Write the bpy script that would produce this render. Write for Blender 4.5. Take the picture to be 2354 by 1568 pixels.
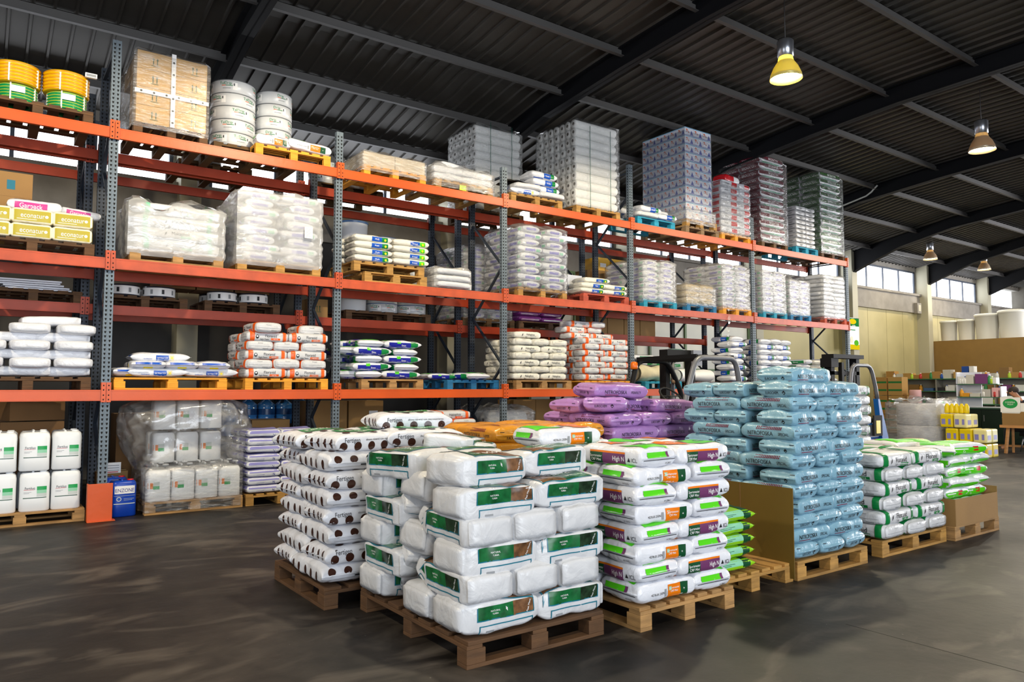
import bpy, bmesh, math, random
from mathutils import Vector, Matrix, noise
from mathutils.bvhtree import BVHTree
for o in list(bpy.data.objects): bpy.data.objects.remove(o, do_unlink=True)
SC = bpy.context.scene
COL = SC.collection
PI = math.pi
R = random.Random(7)

# ------------------------------------------------------------------ camera, world, light, exposure
cam = bpy.data.cameras.new('camera')
cam.sensor_width = 36.0
cam.lens = 1700.14 / 2354 * 36.0
cam.clip_end = 200
co = bpy.data.objects.new('camera', cam); COL.objects.link(co)
YAW, PIT, ROL = 0.625907, 0.063335, -0.000321
fw = Vector((math.sin(YAW)*math.cos(PIT), math.cos(YAW)*math.cos(PIT), math.sin(PIT)))
rt = Vector((math.cos(YAW), -math.sin(YAW), 0)); up = rt.cross(fw)
rt2 = rt*math.cos(ROL)+up*math.sin(ROL); up2 = up*math.cos(ROL)-rt*math.sin(ROL)
m3 = Matrix((rt2, up2, -fw)).transposed()
co.matrix_world = Matrix.Translation((-1.19906, -9.63028, 1.487518)) @ m3.to_4x4()
SC.camera = co

SC.view_settings.view_transform = 'Standard'
SC.view_settings.look = 'None'
SC.view_settings.gamma = 1.0
SC.view_settings.use_curve_mapping = False
SC.view_settings.exposure = 0.38
SC.cycles.use_denoising = True
SC.cycles.max_bounces = 7
SC.cycles.transparent_max_bounces = 14
SC.cycles.diffuse_bounces = 3
SC.cycles.glossy_bounces = 3
SC.cycles.caustics_reflective = False
SC.cycles.caustics_refractive = False
SC.cycles.sample_clamp_indirect = 4.0

w = bpy.data.worlds.new('daylight'); SC.world = w; w.use_nodes = True
w.node_tree.nodes['Background'].inputs[0].default_value = (0.86, 0.93, 1.0, 1)
w.node_tree.nodes['Background'].inputs[1].default_value = 3.0

def area(name, loc, target, sx, sy, energy, color=(1, 1, 1), spread=PI):
    l = bpy.data.lights.new(name, 'AREA'); l.shape = 'RECTANGLE'; l.size = sx; l.size_y = sy
    l.energy = energy; l.color = color; l.spread = spread
    o = bpy.data.objects.new(name, l); COL.objects.link(o); o.location = loc
    o.rotation_euler = (Vector(target)-Vector(loc)).to_track_quat('-Z', 'Y').to_euler()
    return o
def spot(name, loc, energy, color, size=2.6, blend=.6, radius=.12, tgt=None):
    l = bpy.data.lights.new(name, 'SPOT'); l.energy = energy; l.color = color
    l.spot_size = size; l.spot_blend = blend; l.shadow_soft_size = radius
    o = bpy.data.objects.new(name, l); COL.objects.link(o); o.location = loc
    if tgt: o.rotation_euler = (Vector(tgt)-Vector(loc)).to_track_quat('-Z', 'Y').to_euler()
    return o
# area lights for daylight from unseen gates, behind the camera and far east
area('daylight_area', (1.0, -17.4, 3.1), (3.0, 0, 2.8), 10.0, 5.8, 1180, (.87, .93, 1.0))
area('daylight_area', (-7.6, -7.0, 2.4), (4.0, -3.0, 1.2), 5.0, 4.4, 190, (.90, .95, 1.0))  # unseen west fill, added to brighten left faces and the shop corner
area('daylight_area', (29.0, -12.5, 2.6), (22.0, -1.0, .6), 7.0, 4.4, 900, (.96, .97, 1.0))
area('daylight_area', (37.6, -7.5, 2.7), (20.0, -6.0, .6), 7.0, 5.0, 2600, (.97, .97, 1.0))
WARM = (1.0, .86, .62)
# the row of pendant lamps that hangs over the aisle (the two nearest are above the frame)
for lx in (-3.4, 2.2): spot('pendant_light', (lx, -3.5, 5.75), 560, WARM, 3.1, .15)
for lx in (19.4, 25.1): spot('pendant_light', (lx, -3.7, 5.8), 420, (1, .93, .8), 3.1, .15)
for lx in (-3.4, 2.2, 8.0): spot('pendant_light', (lx, -9.6, 5.75), 260, WARM)

# ------------------------------------------------------------------ materials
def lin(h):
    if isinstance(h, str):
        h = h.lstrip('#'); c = [int(h[i:i+2], 16)/255 for i in (0, 2, 4)]
    else: c = list(h)
    return [x/12.92 if x <= .04045 else ((x+.055)/1.055)**2.4 for x in c]+[1.0]
MATS = {}
def mat(name, col, rough=.5, metal=0., bump=0., bscale=30., var=0., vscale=4., emit=0., stretch=None, rnd=0., spec=.5, coat=0., dist=0.02, bd=4):
    if name in MATS: return MATS[name]
    m = bpy.data.materials.new(name); m.use_nodes = True; MATS[name] = m
    nt = m.node_tree; N = nt.nodes; Lk = nt.links; b = N['Principled BSDF']
    c = lin(col); m.diffuse_color = c
    b.inputs['Base Color'].default_value = c
    b.inputs['Roughness'].default_value = rough
    b.inputs['Metallic'].default_value = metal
    b.inputs['Specular IOR Level'].default_value = spec
    if coat: b.inputs['Coat Weight'].default_value = coat; b.inputs['Coat Roughness'].default_value = .12
    if emit:
        b.inputs['Emission Color'].default_value = c; b.inputs['Emission Strength'].default_value = emit
    if var or bump or rnd:
        tc = N.new('ShaderNodeTexCoord'); mp = N.new('ShaderNodeMapping')
        Lk.new(tc.outputs['Object'], mp.inputs[0])
        if stretch: mp.inputs['Scale'].default_value = stretch
        oi = N.new('ShaderNodeObjectInfo')
        ad = N.new('ShaderNodeVectorMath'); ad.operation = 'ADD'
        ml = N.new('ShaderNodeVectorMath'); ml.operation = 'SCALE'; ml.inputs['Scale'].default_value = 37.0
        cx = N.new('ShaderNodeCombineXYZ')
        for i in range(3): Lk.new(oi.outputs['Random'], cx.inputs[i])
        Lk.new(cx.outputs[0], ml.inputs[0]); Lk.new(mp.outputs[0], ad.inputs[0]); Lk.new(ml.outputs[0], ad.inputs[1])
    if var or rnd:
        nz = N.new('ShaderNodeTexNoise'); nz.inputs['Scale'].default_value = vscale; nz.inputs['Detail'].default_value = 4
        Lk.new(ad.outputs[0], nz.inputs['Vector'])
        mr = N.new('ShaderNodeMapRange'); mr.inputs[1].default_value = .3; mr.inputs[2].default_value = .7
        mr.inputs[3].default_value = 1-var; mr.inputs[4].default_value = 1+var
        Lk.new(nz.outputs[0], mr.inputs[0])
        r2 = N.new('ShaderNodeMapRange'); r2.inputs[3].default_value = 1-rnd; r2.inputs[4].default_value = 1+rnd
        Lk.new(oi.outputs['Random'], r2.inputs[0])
        mu = N.new('ShaderNodeMath'); mu.operation = 'MULTIPLY'; Lk.new(mr.outputs[0], mu.inputs[0]); Lk.new(r2.outputs[0], mu.inputs[1])
        sc = N.new('ShaderNodeVectorMath'); sc.operation = 'SCALE'; sc.inputs[0].default_value = c[:3]
        Lk.new(mu.outputs[0], sc.inputs['Scale']); Lk.new(sc.outputs[0], b.inputs['Base Color'])
    if bump:
        n2 = N.new('ShaderNodeTexNoise'); n2.inputs['Scale'].default_value = bscale; n2.inputs['Detail'].default_value = bd
        n2.inputs['Distortion'].default_value = .8
        Lk.new(ad.outputs[0], n2.inputs['Vector'])
        bp = N.new('ShaderNodeBump'); bp.inputs['Strength'].default_value = bump; bp.inputs['Distance'].default_value = dist
        Lk.new(n2.outputs[0], bp.inputs['Height']); Lk.new(bp.outputs[0], b.inputs['Normal'])
    return m
def sackm(name, col, rough=.26):
    m = mat(name, col, rough, bump=.4, bscale=8, var=.04, vscale=6, dist=.035, bd=5)
    return m
def filmm(name, opac, col='#ffffff', lo=.35, hi=2.2, streak=(1.6, 1.6, 8), rough=.3):
    if name in MATS: return MATS[name]
    m = bpy.data.materials.new(name); m.use_nodes = True; MATS[name] = m
    nt = m.node_tree; N = nt.nodes; Lk = nt.links; b = N['Principled BSDF']; out = N['Material Output']
    b.inputs['Base Color'].default_value = lin(col); b.inputs['Roughness'].default_value = rough
    tl = N.new('ShaderNodeBsdfTranslucent'); tl.inputs[0].default_value = lin(col)
    m0 = N.new('ShaderNodeMixShader'); m0.inputs[0].default_value = .3
    tr = N.new('ShaderNodeBsdfTransparent'); tr.inputs[0].default_value = (.97, .97, .97, 1)
    mx = N.new('ShaderNodeMixShader'); m2 = N.new('ShaderNodeMixShader')
    gl = N.new('ShaderNodeBsdfGlossy'); gl.inputs['Roughness'].default_value = .1
    lw = N.new('ShaderNodeLayerWeight'); lw.inputs[0].default_value = .25
    tc = N.new('ShaderNodeTexCoord'); mp = N.new('ShaderNodeMapping'); mp.inputs['Scale'].default_value = streak
    Lk.new(tc.outputs['Object'], mp.inputs[0])
    nz = N.new('ShaderNodeTexNoise'); nz.inputs['Scale'].default_value = 3; nz.inputs['Detail'].default_value = 5; nz.inputs['Distortion'].default_value = 1.2
    Lk.new(mp.outputs[0], nz.inputs['Vector'])
    mr = N.new('ShaderNodeMapRange'); mr.inputs[1].default_value = .42; mr.inputs[2].default_value = .72
    mr.inputs[3].default_value = opac*lo; mr.inputs[4].default_value = min(.85, opac*hi)
    Lk.new(nz.outputs[0], mr.inputs[0]); Lk.new(mr.outputs[0], mx.inputs[0])
    bp = N.new('ShaderNodeBump'); bp.inputs['Strength'].default_value = .45; bp.inputs['Distance'].default_value = .03
    Lk.new(nz.outputs[0], bp.inputs['Height']); Lk.new(bp.outputs[0], b.inputs['Normal']); Lk.new(bp.outputs[0], gl.inputs['Normal']); Lk.new(bp.outputs[0], lw.inputs['Normal'])
    Lk.new(b.outputs[0], m0.inputs[1]); Lk.new(tl.outputs[0], m0.inputs[2])
    Lk.new(tr.outputs[0], mx.inputs[1]); Lk.new(m0.outputs[0], mx.inputs[2])
    f2 = N.new('ShaderNodeMath'); f2.operation = 'MULTIPLY_ADD'; f2.inputs[1].default_value = .5; f2.inputs[2].default_value = .05
    Lk.new(lw.outputs['Fresnel'], f2.inputs[0]); Lk.new(f2.outputs[0], m2.inputs[0])
    Lk.new(mx.outputs[0], m2.inputs[1]); Lk.new(gl.outputs[0], m2.inputs[2]); Lk.new(m2.outputs[0], out.inputs[0])
    return m

# ------------------------------------------------------------------ mesh builder
class M:
    def __init__(s): s.v = []; s.f = []; s.m = []; s.sm = []; s.ml = []
    def mi(s, m):
        if m not in s.ml: s.ml.append(m)
        return s.ml.index(m)
    def add(s, vs, fs, m, smooth=False):
        o = len(s.v); s.v.extend([tuple(v) for v in vs]); k = s.mi(m)
        for f in fs: s.f.append([i+o for i in f]); s.m.append(k); s.sm.append(smooth)
        return s
    def box(s, x0, x1, y0, y1, z0, z1, m, T=None):
        vs = [Vector((x, y, z)) for z in (z0, z1) for y in (y0, y1) for x in (x0, x1)]
        if T is not None: vs = [T @ v for v in vs]
        return s.add(vs, [(0, 2, 3, 1), (4, 5, 7, 6), (0, 1, 5, 4), (2, 6, 7, 3), (0, 4, 6, 2), (1, 3, 7, 5)], m)
    def bar(s, a, b, w, d, m):
        a = Vector(a); b = Vector(b); q = (b-a).to_track_quat('Z', 'X').to_matrix().to_4x4()
        return s.box(-w/2, w/2, -d/2, d/2, 0, (b-a).length, m, Matrix.Translation(a) @ q)
    def tube(s, pts, r, m, n=10, closed=False, cap=True):
        pts = [Vector(p) for p in pts]; rs = r if isinstance(r, (list, tuple)) else [r]*len(pts)
        vs = []; fs = []; N = len(pts); prev = None
        for i, p in enumerate(pts):
            t = (pts[(i+1) % N] if (closed or i < N-1) else p)-(pts[i-1] if (closed or i > 0) else p)
            t.normalize()
            u = (prev - t*prev.dot(t)) if prev is not None else t.orthogonal()
            if u.length < 1e-6: u = t.orthogonal()
            u.normalize(); prev = u; v = t.cross(u)
            vs += [p+(u*math.cos(2*PI*k/n)+v*math.sin(2*PI*k/n))*rs[i] for k in range(n)]
        for i in range(N if closed else N-1):
            for k in range(n):
                a = i*n+k; b = i*n+(k+1) % n; c = ((i+1) % N)*n+(k+1) % n; d = ((i+1) % N)*n+k
                fs.append((a, b, c, d))
        if cap and not closed: fs += [tuple(range(n-1, -1, -1)), tuple(range((N-1)*n, N*n))]
        return s.add(vs, fs, m, True)
    def lathe(s, prof, c, m, n=28, axis='z', cap=True):
        vs = []; fs = []
        for r, h in prof:
            for k in range(n):
                a = 2*PI*k/n; x, y = r*math.cos(a), r*math.sin(a)
                p = (x, y, h) if axis == 'z' else ((h, x, y) if axis == 'x' else (x, h, y))
                vs.append((c[0]+p[0], c[1]+p[1], c[2]+p[2]))
        for i in range(len(prof)-1):
            for k in range(n): fs.append((i*n+k, i*n+(k+1) % n, (i+1)*n+(k+1) % n, (i+1)*n+k))
        if cap: fs += [tuple(range(n-1, -1, -1)), tuple(range((len(prof)-1)*n, len(prof)*n))]
        return s.add(vs, fs, m, True)
    def grid(s, P, nu, nv, m, smooth=True):
        vs = [P(i/nu, j/nv) for j in range(nv+1) for i in range(nu+1)]
        fs = [(j*(nu+1)+i, j*(nu+1)+i+1, (j+1)*(nu+1)+i+1, (j+1)*(nu+1)+i) for j in range(nv) for i in range(nu)]
        return s.add(vs, fs, m, smooth)
    def prism(s, poly, y0, y1, m, axis='y', T=None):
        n = len(poly)
        def P(a, b, h): return {'y': (a, h, b), 'z': (a, b, h), 'x': (h, a, b)}[axis]
        vs = [Vector(P(a, b, y0)) for a, b in poly]+[Vector(P(a, b, y1)) for a, b in poly]
        if T is not None: vs = [T @ v for v in vs]
        return s.add(vs, [tuple(range(n)), tuple(range(2*n-1, n-1, -1))]+[(i, (i+1) % n, n+(i+1) % n, n+i) for i in range(n)], m)
    def mesh(s, name='mesh', bev=0., fix=True):
        me = bpy.data.meshes.new(name); me.from_pydata(s.v, [], s.f)
        for m in s.ml: me.materials.append(m)
        me.polygons.foreach_set('material_index', s.m); me.polygons.foreach_set('use_smooth', s.sm)
        if bev or fix:
            bm = bmesh.new(); bm.from_mesh(me)
            if fix: bmesh.ops.recalc_face_normals(bm, faces=bm.faces)
            if bev:
                es = [e for e in bm.edges if len(e.link_faces) == 2 and not e.link_faces[0].smooth]
                bmesh.ops.bevel(bm, geom=es, offset=bev, segments=2, affect='EDGES', profile=.6, clamp_overlap=True)
            bm.to_mesh(me); bm.free()
        me.update(); return me
    def build(s, name, parent=None, bev=0., loc=(0, 0, 0), rz=0, fix=True, **tags):
        return put(s.mesh(name, bev, fix), name, loc, rz, parent=parent, **tags)
def put(me, name, loc=(0, 0, 0), rz=0., label=None, cat=None, group=None, kind=None, parent=None, rot=None, scale=None):
    o = bpy.data.objects.new(name, me); COL.objects.link(o); o.location = loc
    o.rotation_euler = rot if rot else (0, 0, rz)
    if scale: o.scale = scale
    if parent: o.parent = parent
    if label: o['label'] = label
    if cat: o['category'] = cat
    if group: o['group'] = group
    if kind: o['kind'] = kind
    return o
def empty(name, loc, rz=0., label=None, cat=None, group=None, rot=None):
    o = put(None, name, loc, rz, label, cat, group, rot=rot); o.empty_display_size = .05
    return o
def copy_tree(o, parent=None, **kw):
    c = o.copy(); COL.objects.link(c)
    if parent: c.parent = parent
    for k, v in kw.items(): c[k] = v
    for ch in list(o.children): copy_tree(ch, c)
    return c
ORD = ['first', 'second', 'third', 'fourth', 'fifth', 'sixth', 'seventh', 'eighth', 'ninth', 'tenth', 'eleventh', 'twelfth', 'thirteenth', 'fourteenth', 'fifteenth', 'sixteenth']

# ------------------------------------------------------------------ lettering
_TX = {}
def text_geo(s):
    """flat mesh of the string, left-aligned, capital height 1, centred on x"""
    if s in _TX: return _TX[s]
    cu = bpy.data.curves.new('lettering', 'FONT'); cu.body = s; cu.resolution_u = 3; cu.fill_mode = 'FRONT'
    o = bpy.data.objects.new('lettering', cu); COL.objects.link(o)
    dg = bpy.context.evaluated_depsgraph_get(); ev = o.evaluated_get(dg); me = ev.to_mesh()
    vs = [v.co.copy() for v in me.vertices]; fs = [tuple(p.vertices) for p in me.polygons]
    ev.to_mesh_clear(); bpy.data.objects.remove(o, do_unlink=True); bpy.data.curves.remove(cu)
    if vs:
        x0 = min(v.x for v in vs); x1 = max(v.x for v in vs)
        vs = [((v.x-(x0+x1)/2)/.72, v.y/.72) for v in vs]
    _TX[s] = (vs, fs); return _TX[s]
# prints are laid on a body by casting them from the side they are seen on
FACES = {'f': (lambda a, b: Vector((a, -9, b)), Vector((0, 1, 0))), 'b': (lambda a, b: Vector((-a, 9, b)), Vector((0, -1, 0))),
         'l': (lambda a, b: Vector((-9, -a, b)), Vector((1, 0, 0))), 'r': (lambda a, b: Vector((9, a, b)), Vector((-1, 0, 0))),
         't': (lambda a, b: Vector((a, b, 9)), Vector((0, 0, -1)))}
def decals(mb, prints, H, off=.0022):
    """prints: T text / R rectangle / E ellipse / P polygon on a face, B band round the girth"""
    vs = [Vector(v) for v in mb.v]; tree = BVHTree.FromPolygons(vs, mb.f)
    zc = H/2
    def cast(face, a, b, lift=1.0):
        fo, d = FACES[face]
        o = fo(a, b)
        if face != 't': o.z += zc
        h, nrm, i, dist = tree.ray_cast(o, d)
        if h is None: return None
        if nrm.dot(d) > 0: nrm = -nrm
        return h+nrm*off*lift
    def emit(pts, fs, m, sm=True):
        ok = [p is not None for p in pts]; mp = {}; vv = []
        for i, p in enumerate(pts):
            if p is not None: mp[i] = len(vv); vv.append(p)
        mb.add(vv, [[mp[i] for i in f] for f in fs if all(ok[i] for i in f)], m, sm)
    for k, pr in enumerate(prints):
        lift = 1+.22*k/ max(1, len(prints))*4
        if pr[0] == 'R':
            _, fc, a0, a1, b0, b1, m = pr
            nu = max(1, int(abs(a1-a0)/.022)); nv = max(1, int(abs(b1-b0)/.013))
            pts = [cast(fc, a0+(a1-a0)*i/nu, b0+(b1-b0)*j/nv, lift) for j in range(nv+1) for i in range(nu+1)]
            emit(pts, [(j*(nu+1)+i, j*(nu+1)+i+1, (j+1)*(nu+1)+i+1, (j+1)*(nu+1)+i) for j in range(nv) for i in range(nu)], m)
        elif pr[0] == 'E':
            _, fc, a, b, rx, ry, m = pr; n = 20
            pts = [cast(fc, a, b, lift)]+[cast(fc, a+rx*r*math.cos(2*PI*i/n), b+ry*r*math.sin(2*PI*i/n), lift) for r in (.5, 1) for i in range(n)]
            emit(pts, [(0, 1+i, 1+(i+1) % n) for i in range(n)]+[(1+i, 1+n+i, 1+n+(i+1) % n, 1+(i+1) % n) for i in range(n)], m)
        elif pr[0] == 'P':
            _, fc, poly, m = pr
            emit([cast(fc, a, b, lift) for a, b in poly], [tuple(range(len(poly)))], m)
        elif pr[0] == 'T':
            _, fc, a, b, h, s, m = pr[:7]; ang = pr[7] if len(pr) > 7 else 0; wid = pr[8] if len(pr) > 8 else 1
            tv, tf = text_geo(s); c, sn = math.cos(ang), math.sin(ang)
            pts = [cast(fc, a+h*(x*wid*c-(y-.5)*sn), b+h*(x*wid*sn+(y-.5)*c), lift+.7) for x, y in tv]
            emit(pts, tf, m)
        elif pr[0] == 'B':
            _, x0, x1, p0, p1, m = pr
            nu = max(2, int((x1-x0)/.014)); nv = max(2, int((p1-p0)/.065)); pts = []
            for j in range(nv+1):
                p = p0+(p1-p0)*j/nv; d = Vector((0, math.cos(p), math.sin(p)))
                for i in range(nu+1):
                    c = Vector((x0+(x1-x0)*i/nu, 0, zc)); h, nr, _i, ds = tree.ray_cast(c+d*3, -d)
                    pts.append(None if h is None else h+(nr if nr.dot(d) > 0 else -nr)*off*1.6*lift)
            emit(pts, [(j*(nu+1)+i, j*(nu+1)+i+1, (j+1)*(nu+1)+i+1, (j+1)*(nu+1)+i) for j in range(nv) for i in range(nu)], m)
    return mb

# ------------------------------------------------------------------ sacks
def sgnp(v, e): return math.copysign(abs(v)**e, v)
def sack_mesh(L, W, H, kind, m, prints=(), seed=0, n=3.2, rough=1., pinch=0., nx=30, nphi=32, bend=0., flange=.022):
    rn = random.Random(seed); ph = rn.random()*9; mb = M(); rings = []
    sv = Vector((seed*3.1, seed*1.7, seed*.9))
    for i in range(nx+1):
        s = math.sin((i/nx*2-1)*PI/2); a = abs(s)
        if kind == 'pillow':
            hs = max(.03, (1-a**5)**.36); ws = .965+.035*a**5
        elif kind == 'soft':
            hs = max(.15, (1-a**9)**.3); ws = .98+.015*a**4-.035*max(0, a-.9)*10
        else:
            hs = ws = (max(0, 1-a**14))**(1/4.0)
            hs = max(hs, .80); ws = max(ws, .88)
        if pinch and s > .4:
            f = ((s-.4)/.6)**2; hs *= 1-pinch*f; ws *= 1-pinch*.35*f
        rings.append((s*L/2, hs, ws, a))
    if kind == 'pillow' and flange:
        rings = [(-L/2-flange, .018, .98, 1)]+rings+[(L/2+flange, .018, .98, 1)]
    elif kind != 'pillow':
        ca, cb = [[(.004+.004*q, e[1]*(1-.33*q), e[2]*(1-.33*q), 1) for q in (1, 2)] for e in (rings[0], rings[-1])]
        rings = [(-L/2-d, h, w_, a) for d, h, w_, a in ca[::-1]]+rings+[(L/2+d, h, w_, a) for d, h, w_, a in cb]
    vs = []
    for x, hs, ws, a in rings:
        for k in range(nphi):
            p = 2*PI*k/nphi; c, q = math.cos(p), math.sin(p)
            y = W/2*ws*sgnp(c, 2/n); z = H/2*hs*sgnp(q, 2/(n*1.5))
            v = Vector((x, y, z))
            d = noise.noise(v*4.5+sv)*.013+noise.noise(v*12+sv)*.0055+(.5-abs(noise.noise(v*9+sv*2)))*.006
            d += .006*(a**4)*(1-a**12)*math.sin(y/W*34+ph+x*3)*(1 if kind != 'box' else .4)
            r = Vector((0, y, z*1.6)); r = r.normalized() if r.length > 1e-6 else Vector((0, 0, 1))
            v += r*d*rough*(1 if a < .97 else .3)
            v.x += noise.noise(Vector((0, y*6, z*6))+sv)*.008*a**6*rough
            if kind == 'pillow': v.x += math.copysign(.028, x)*(abs(y)/(W/2))**3*a**8
            v.z += bend*(1-a*a)+H/2
            vs.append(v)
    fs = []; nr = len(rings)
    for i in range(nr-1):
        for k in range(nphi): fs.append((i*nphi+k, (i+1)*nphi+k, (i+1)*nphi+(k+1) % nphi, i*nphi+(k+1) % nphi))
    fs += [tuple(range(nphi)), tuple(range(nr*nphi-1, (nr-1)*nphi-1, -1))]
    mb.add(vs, fs, m, True)
    zmin = min(v[2] for v in mb.v); mb.v = [(v[0], v[1], v[2]-zmin) for v in mb.v]
    if prints: decals(mb, prints, H)
    return mb.mesh('sack', fix=True)
_SK = {}
def sacks(key, nvar=3):
    if key not in _SK:
        L, W, H, kind, m, prints, kw = DESIGN[key]()
        _SK[key] = [sack_mesh(L, W, H, kind, m, prints, seed=hash_(key)+i*5, **kw) for i in range(nvar)]
    return _SK[key]
def hash_(s): return sum(ord(c)*(i+1) for i, c in enumerate(s)) % 97
KINDN = dict(dots='dotted_sack', dots2='dotted_sack', peat='peat_bale', icl='panel_sack', blue='blue_sack', lilac='lilac_sack', amber='amber_sack', turf='green_banded_sack', eagle='orange_ended_sack', triabon='orange_banded_sack', hak='orange_printed_sack', base='ivory_sack', lime='lime_sack', green='green_bag',
             soft='printed_sack', navy='navy_sack', cream_b='cream_sack', cream_y='cream_sack', plain='white_sack', flat='white_sack', tan='tan_sack', maroon='maroon_sack', moss='dark_green_sack', redw='red_and_white_sack', toros='small_lettered_bag', abono='green_printed_sack', maka='long_sack', violet='violet_sack', bluewhite='blue_printed_sack', haze='wrapped_sack', purple='purple_sack')
def lay(key, x, y, z, rz, label, group, name=None, j=1., tilt=None, nvar=3, cat='sack', roll=0.):
    me = R.choice(sacks(key, nvar)); name = name or KINDN.get(key, 'sack')
    rot = (roll if tilt is None else tilt[0], (R.uniform(-.012, .012)*j) if tilt is None else tilt[1], rz+R.uniform(-.03, .03)*j)
    return put(me, name, (x+R.uniform(-.008, .008)*j, y+R.uniform(-.008, .008)*j, z), rot=rot, label=label, cat=cat, group=group)
# ------------------------------------------------------------------ colours of the goods
WH = sackm('white_plastic', '#d9dbe2'); WH2 = sackm('white_sack_plastic', '#cccdd0', .34); IV = sackm('ivory_plastic', '#dcd9ce', .36)
BK = mat('black_ink', '#15151a', .4); BRN = mat('brown_ink', '#36190f', .28); GRN = mat('green_ink', '#0a7a3a', .3); DGR = mat('dark_green_ink', '#0a4627', .3)
LIM = mat('lime_ink', '#4fc814', .3); TEAL = mat('teal_ink', '#0c6a80', .32); PUR = mat('purple_ink', '#6a3560', .3); ORG = mat('orange_ink', '#e07508', .3)
RDO = mat('red_orange_ink', '#e8601c', .35); WHI = mat('white_ink', '#f2f2f2', .35); BUR = mat('burgundy_ink', '#761c36', .32); RED = mat('red_ink', '#c0141e', .3)
BLU = mat('blue_ink', '#1450b4', .3); NAV = mat('navy_ink', '#1a2390', .3); YEL = mat('yellow_ink', '#f0d410', .35); GRY = mat('grey_ink', '#8d9094', .5); VIO = mat('violet_ink', '#8d8ac8', .4)
PGR = mat('peat_picture_green', '#155c30', .25, var=.55, vscale=14); PDK = mat('peat_picture_dark', '#1d3020', .25, var=.8, vscale=18); PBR = mat('peat_picture_brown', '#6b4a30', .25, var=.6, vscale=20)
MRN = mat('maroon_ink', '#6a1428', .3); LGR = mat('soft_green_ink', '#86c8a8', .35); OLV = mat('mustard_ink', '#b0a018', .35); MAG = mat('magenta_ink', '#c03a8c', .35)
TAN = mat('cream_ink', '#d8cfa8', .4)
def both(*pr): return list(pr)+[(p[0], 'b')+tuple(p[2:]) for p in pr]
def ends(*pr): return list(pr)+[(p[0], 'r')+tuple(p[2:]) for p in pr]
def stripes(fc, a0, a1, b0, b1, m, n=14, slant=.3):
    w = (a1-a0)/n; return [('P', fc, [(a0+i*w, b0), (a0+i*w+w*.55, b0), (a0+i*w+w*.55+slant*w, b1), (a0+i*w+slant*w, b1)], m) for i in range(n)]
def outline(fc, a0, a1, b0, b1, m, t=.007, sides='tlr'):
    o = []
    if 't' in sides: o.append(('R', fc, a0, a1, b1-t, b1, m))
    if 'b' in sides: o.append(('R', fc, a0, a1, b0, b0+t, m))
    if 'l' in sides: o.append(('R', fc, a0, a0+t, b0, b1, m))
    if 'r' in sides: o.append(('R', fc, a1-t, a1, b0, b1, m))
    return o
def d_dots(second=False):
    def f():
        p = []
        if not second:
            for x in (-.24, -.125, -.01, .105, .22): p.append(('E', 'f', x, -.01, .031, .03, BRN))
            p += [('T', 'f', -.17, .034, .034, 'Fertigen', BK, 0, .8), ('T', 'f', .09, .034, .015, 'abono mineral con micronutrientes', BK), ('R', 'f', .1, .135, -.06, -.036, GRN)]
            p = both(*p); p += ends(*[('E', 'l', a, .012, .014, .032, BRN) for a in (-.13, -.05, .04, .12)])
            p += ends(*[('R', 'l', a-.001, a+.001, -.03, .05, GRY) for a in (-.09, -.01, .08)])
        else:
            p = both(*[('E', 'f', x, -.004, .017, .034, BRN) for x in (-.24, -.13, -.02, .09, .2)])
            p += ends(*[('E', 'l', a, .03, .03, .024, BRN) for a in (-.12, 0, .12)]); p += ends(('R', 'l', -.15, .15, -.02, -.017, GRY), ('R', 'l', .05, .1, -.012, -.004, BK), ('E', 'l', .03, -.052, .03, .012, BRN))
        p += [('E', 't', a, b, .03, .024, BRN) for a, b in ((-.17, -.115), (-.05, -.12), (.07, -.115), (.17, -.11), (-.17, .115), (-.05, .12), (.07, .115), (.17, .11))]
        p += [('R', 't', -.17, .16, -.08, .08, GRN), ('T', 't', 0, .01, .06, 'Fertigen', WHI), ('T', 't', 0, -.045, .016, 'fertilizante', WHI)]
        return .58, .4, .142, 'pillow', WH, p, dict(n=3.2, flange=0, rough=1.3)
    return f
def d_peat():
    p = []
    for fc in 'fb':
        p += [('R', fc, -.17, .06, .004, .078, PGR), ('R', fc, .06, .2, .004, .078, PDK if fc == 'b' else PBR)]
        p += outline(fc, -.176, .206, .002, .075, TEAL, .006, 'blr')
        p += outline(fc, -.16, .2, -.08, -.022, TEAL, .006, 'tlr')
        p += [('T', fc, -.06, .05, .010, 'NATURAL', WHI), ('T', fc, -.06, .034, .009, 'TURBA', WHI), ('T', fc, .165, .04, .012, 'Peat Moss', WHI, 1.2)]
        p += [('R', fc, -.12, -.07, -.06, -.05, GRY)]
    p += [('R', 't', -.17, .02, -.15, .15, PGR), ('R', 't', .02, .2, -.15, .15, PBR)] + outline('t', -.176, .206, -.156, .156, TEAL, .006, 'tblr')
    p += [('T', 't', .04, .0, .055, 'Peat Moss', WHI), ('T', 't', -.08, .09, .022, 'NATURAL', WHI), ('T', 't', -.08, -.09, .03, 'TURBA', WHI)]
    return .53, .335, .17, 'box', WH2, p, dict(n=7, rough=1.7, pinch=.45)
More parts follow.
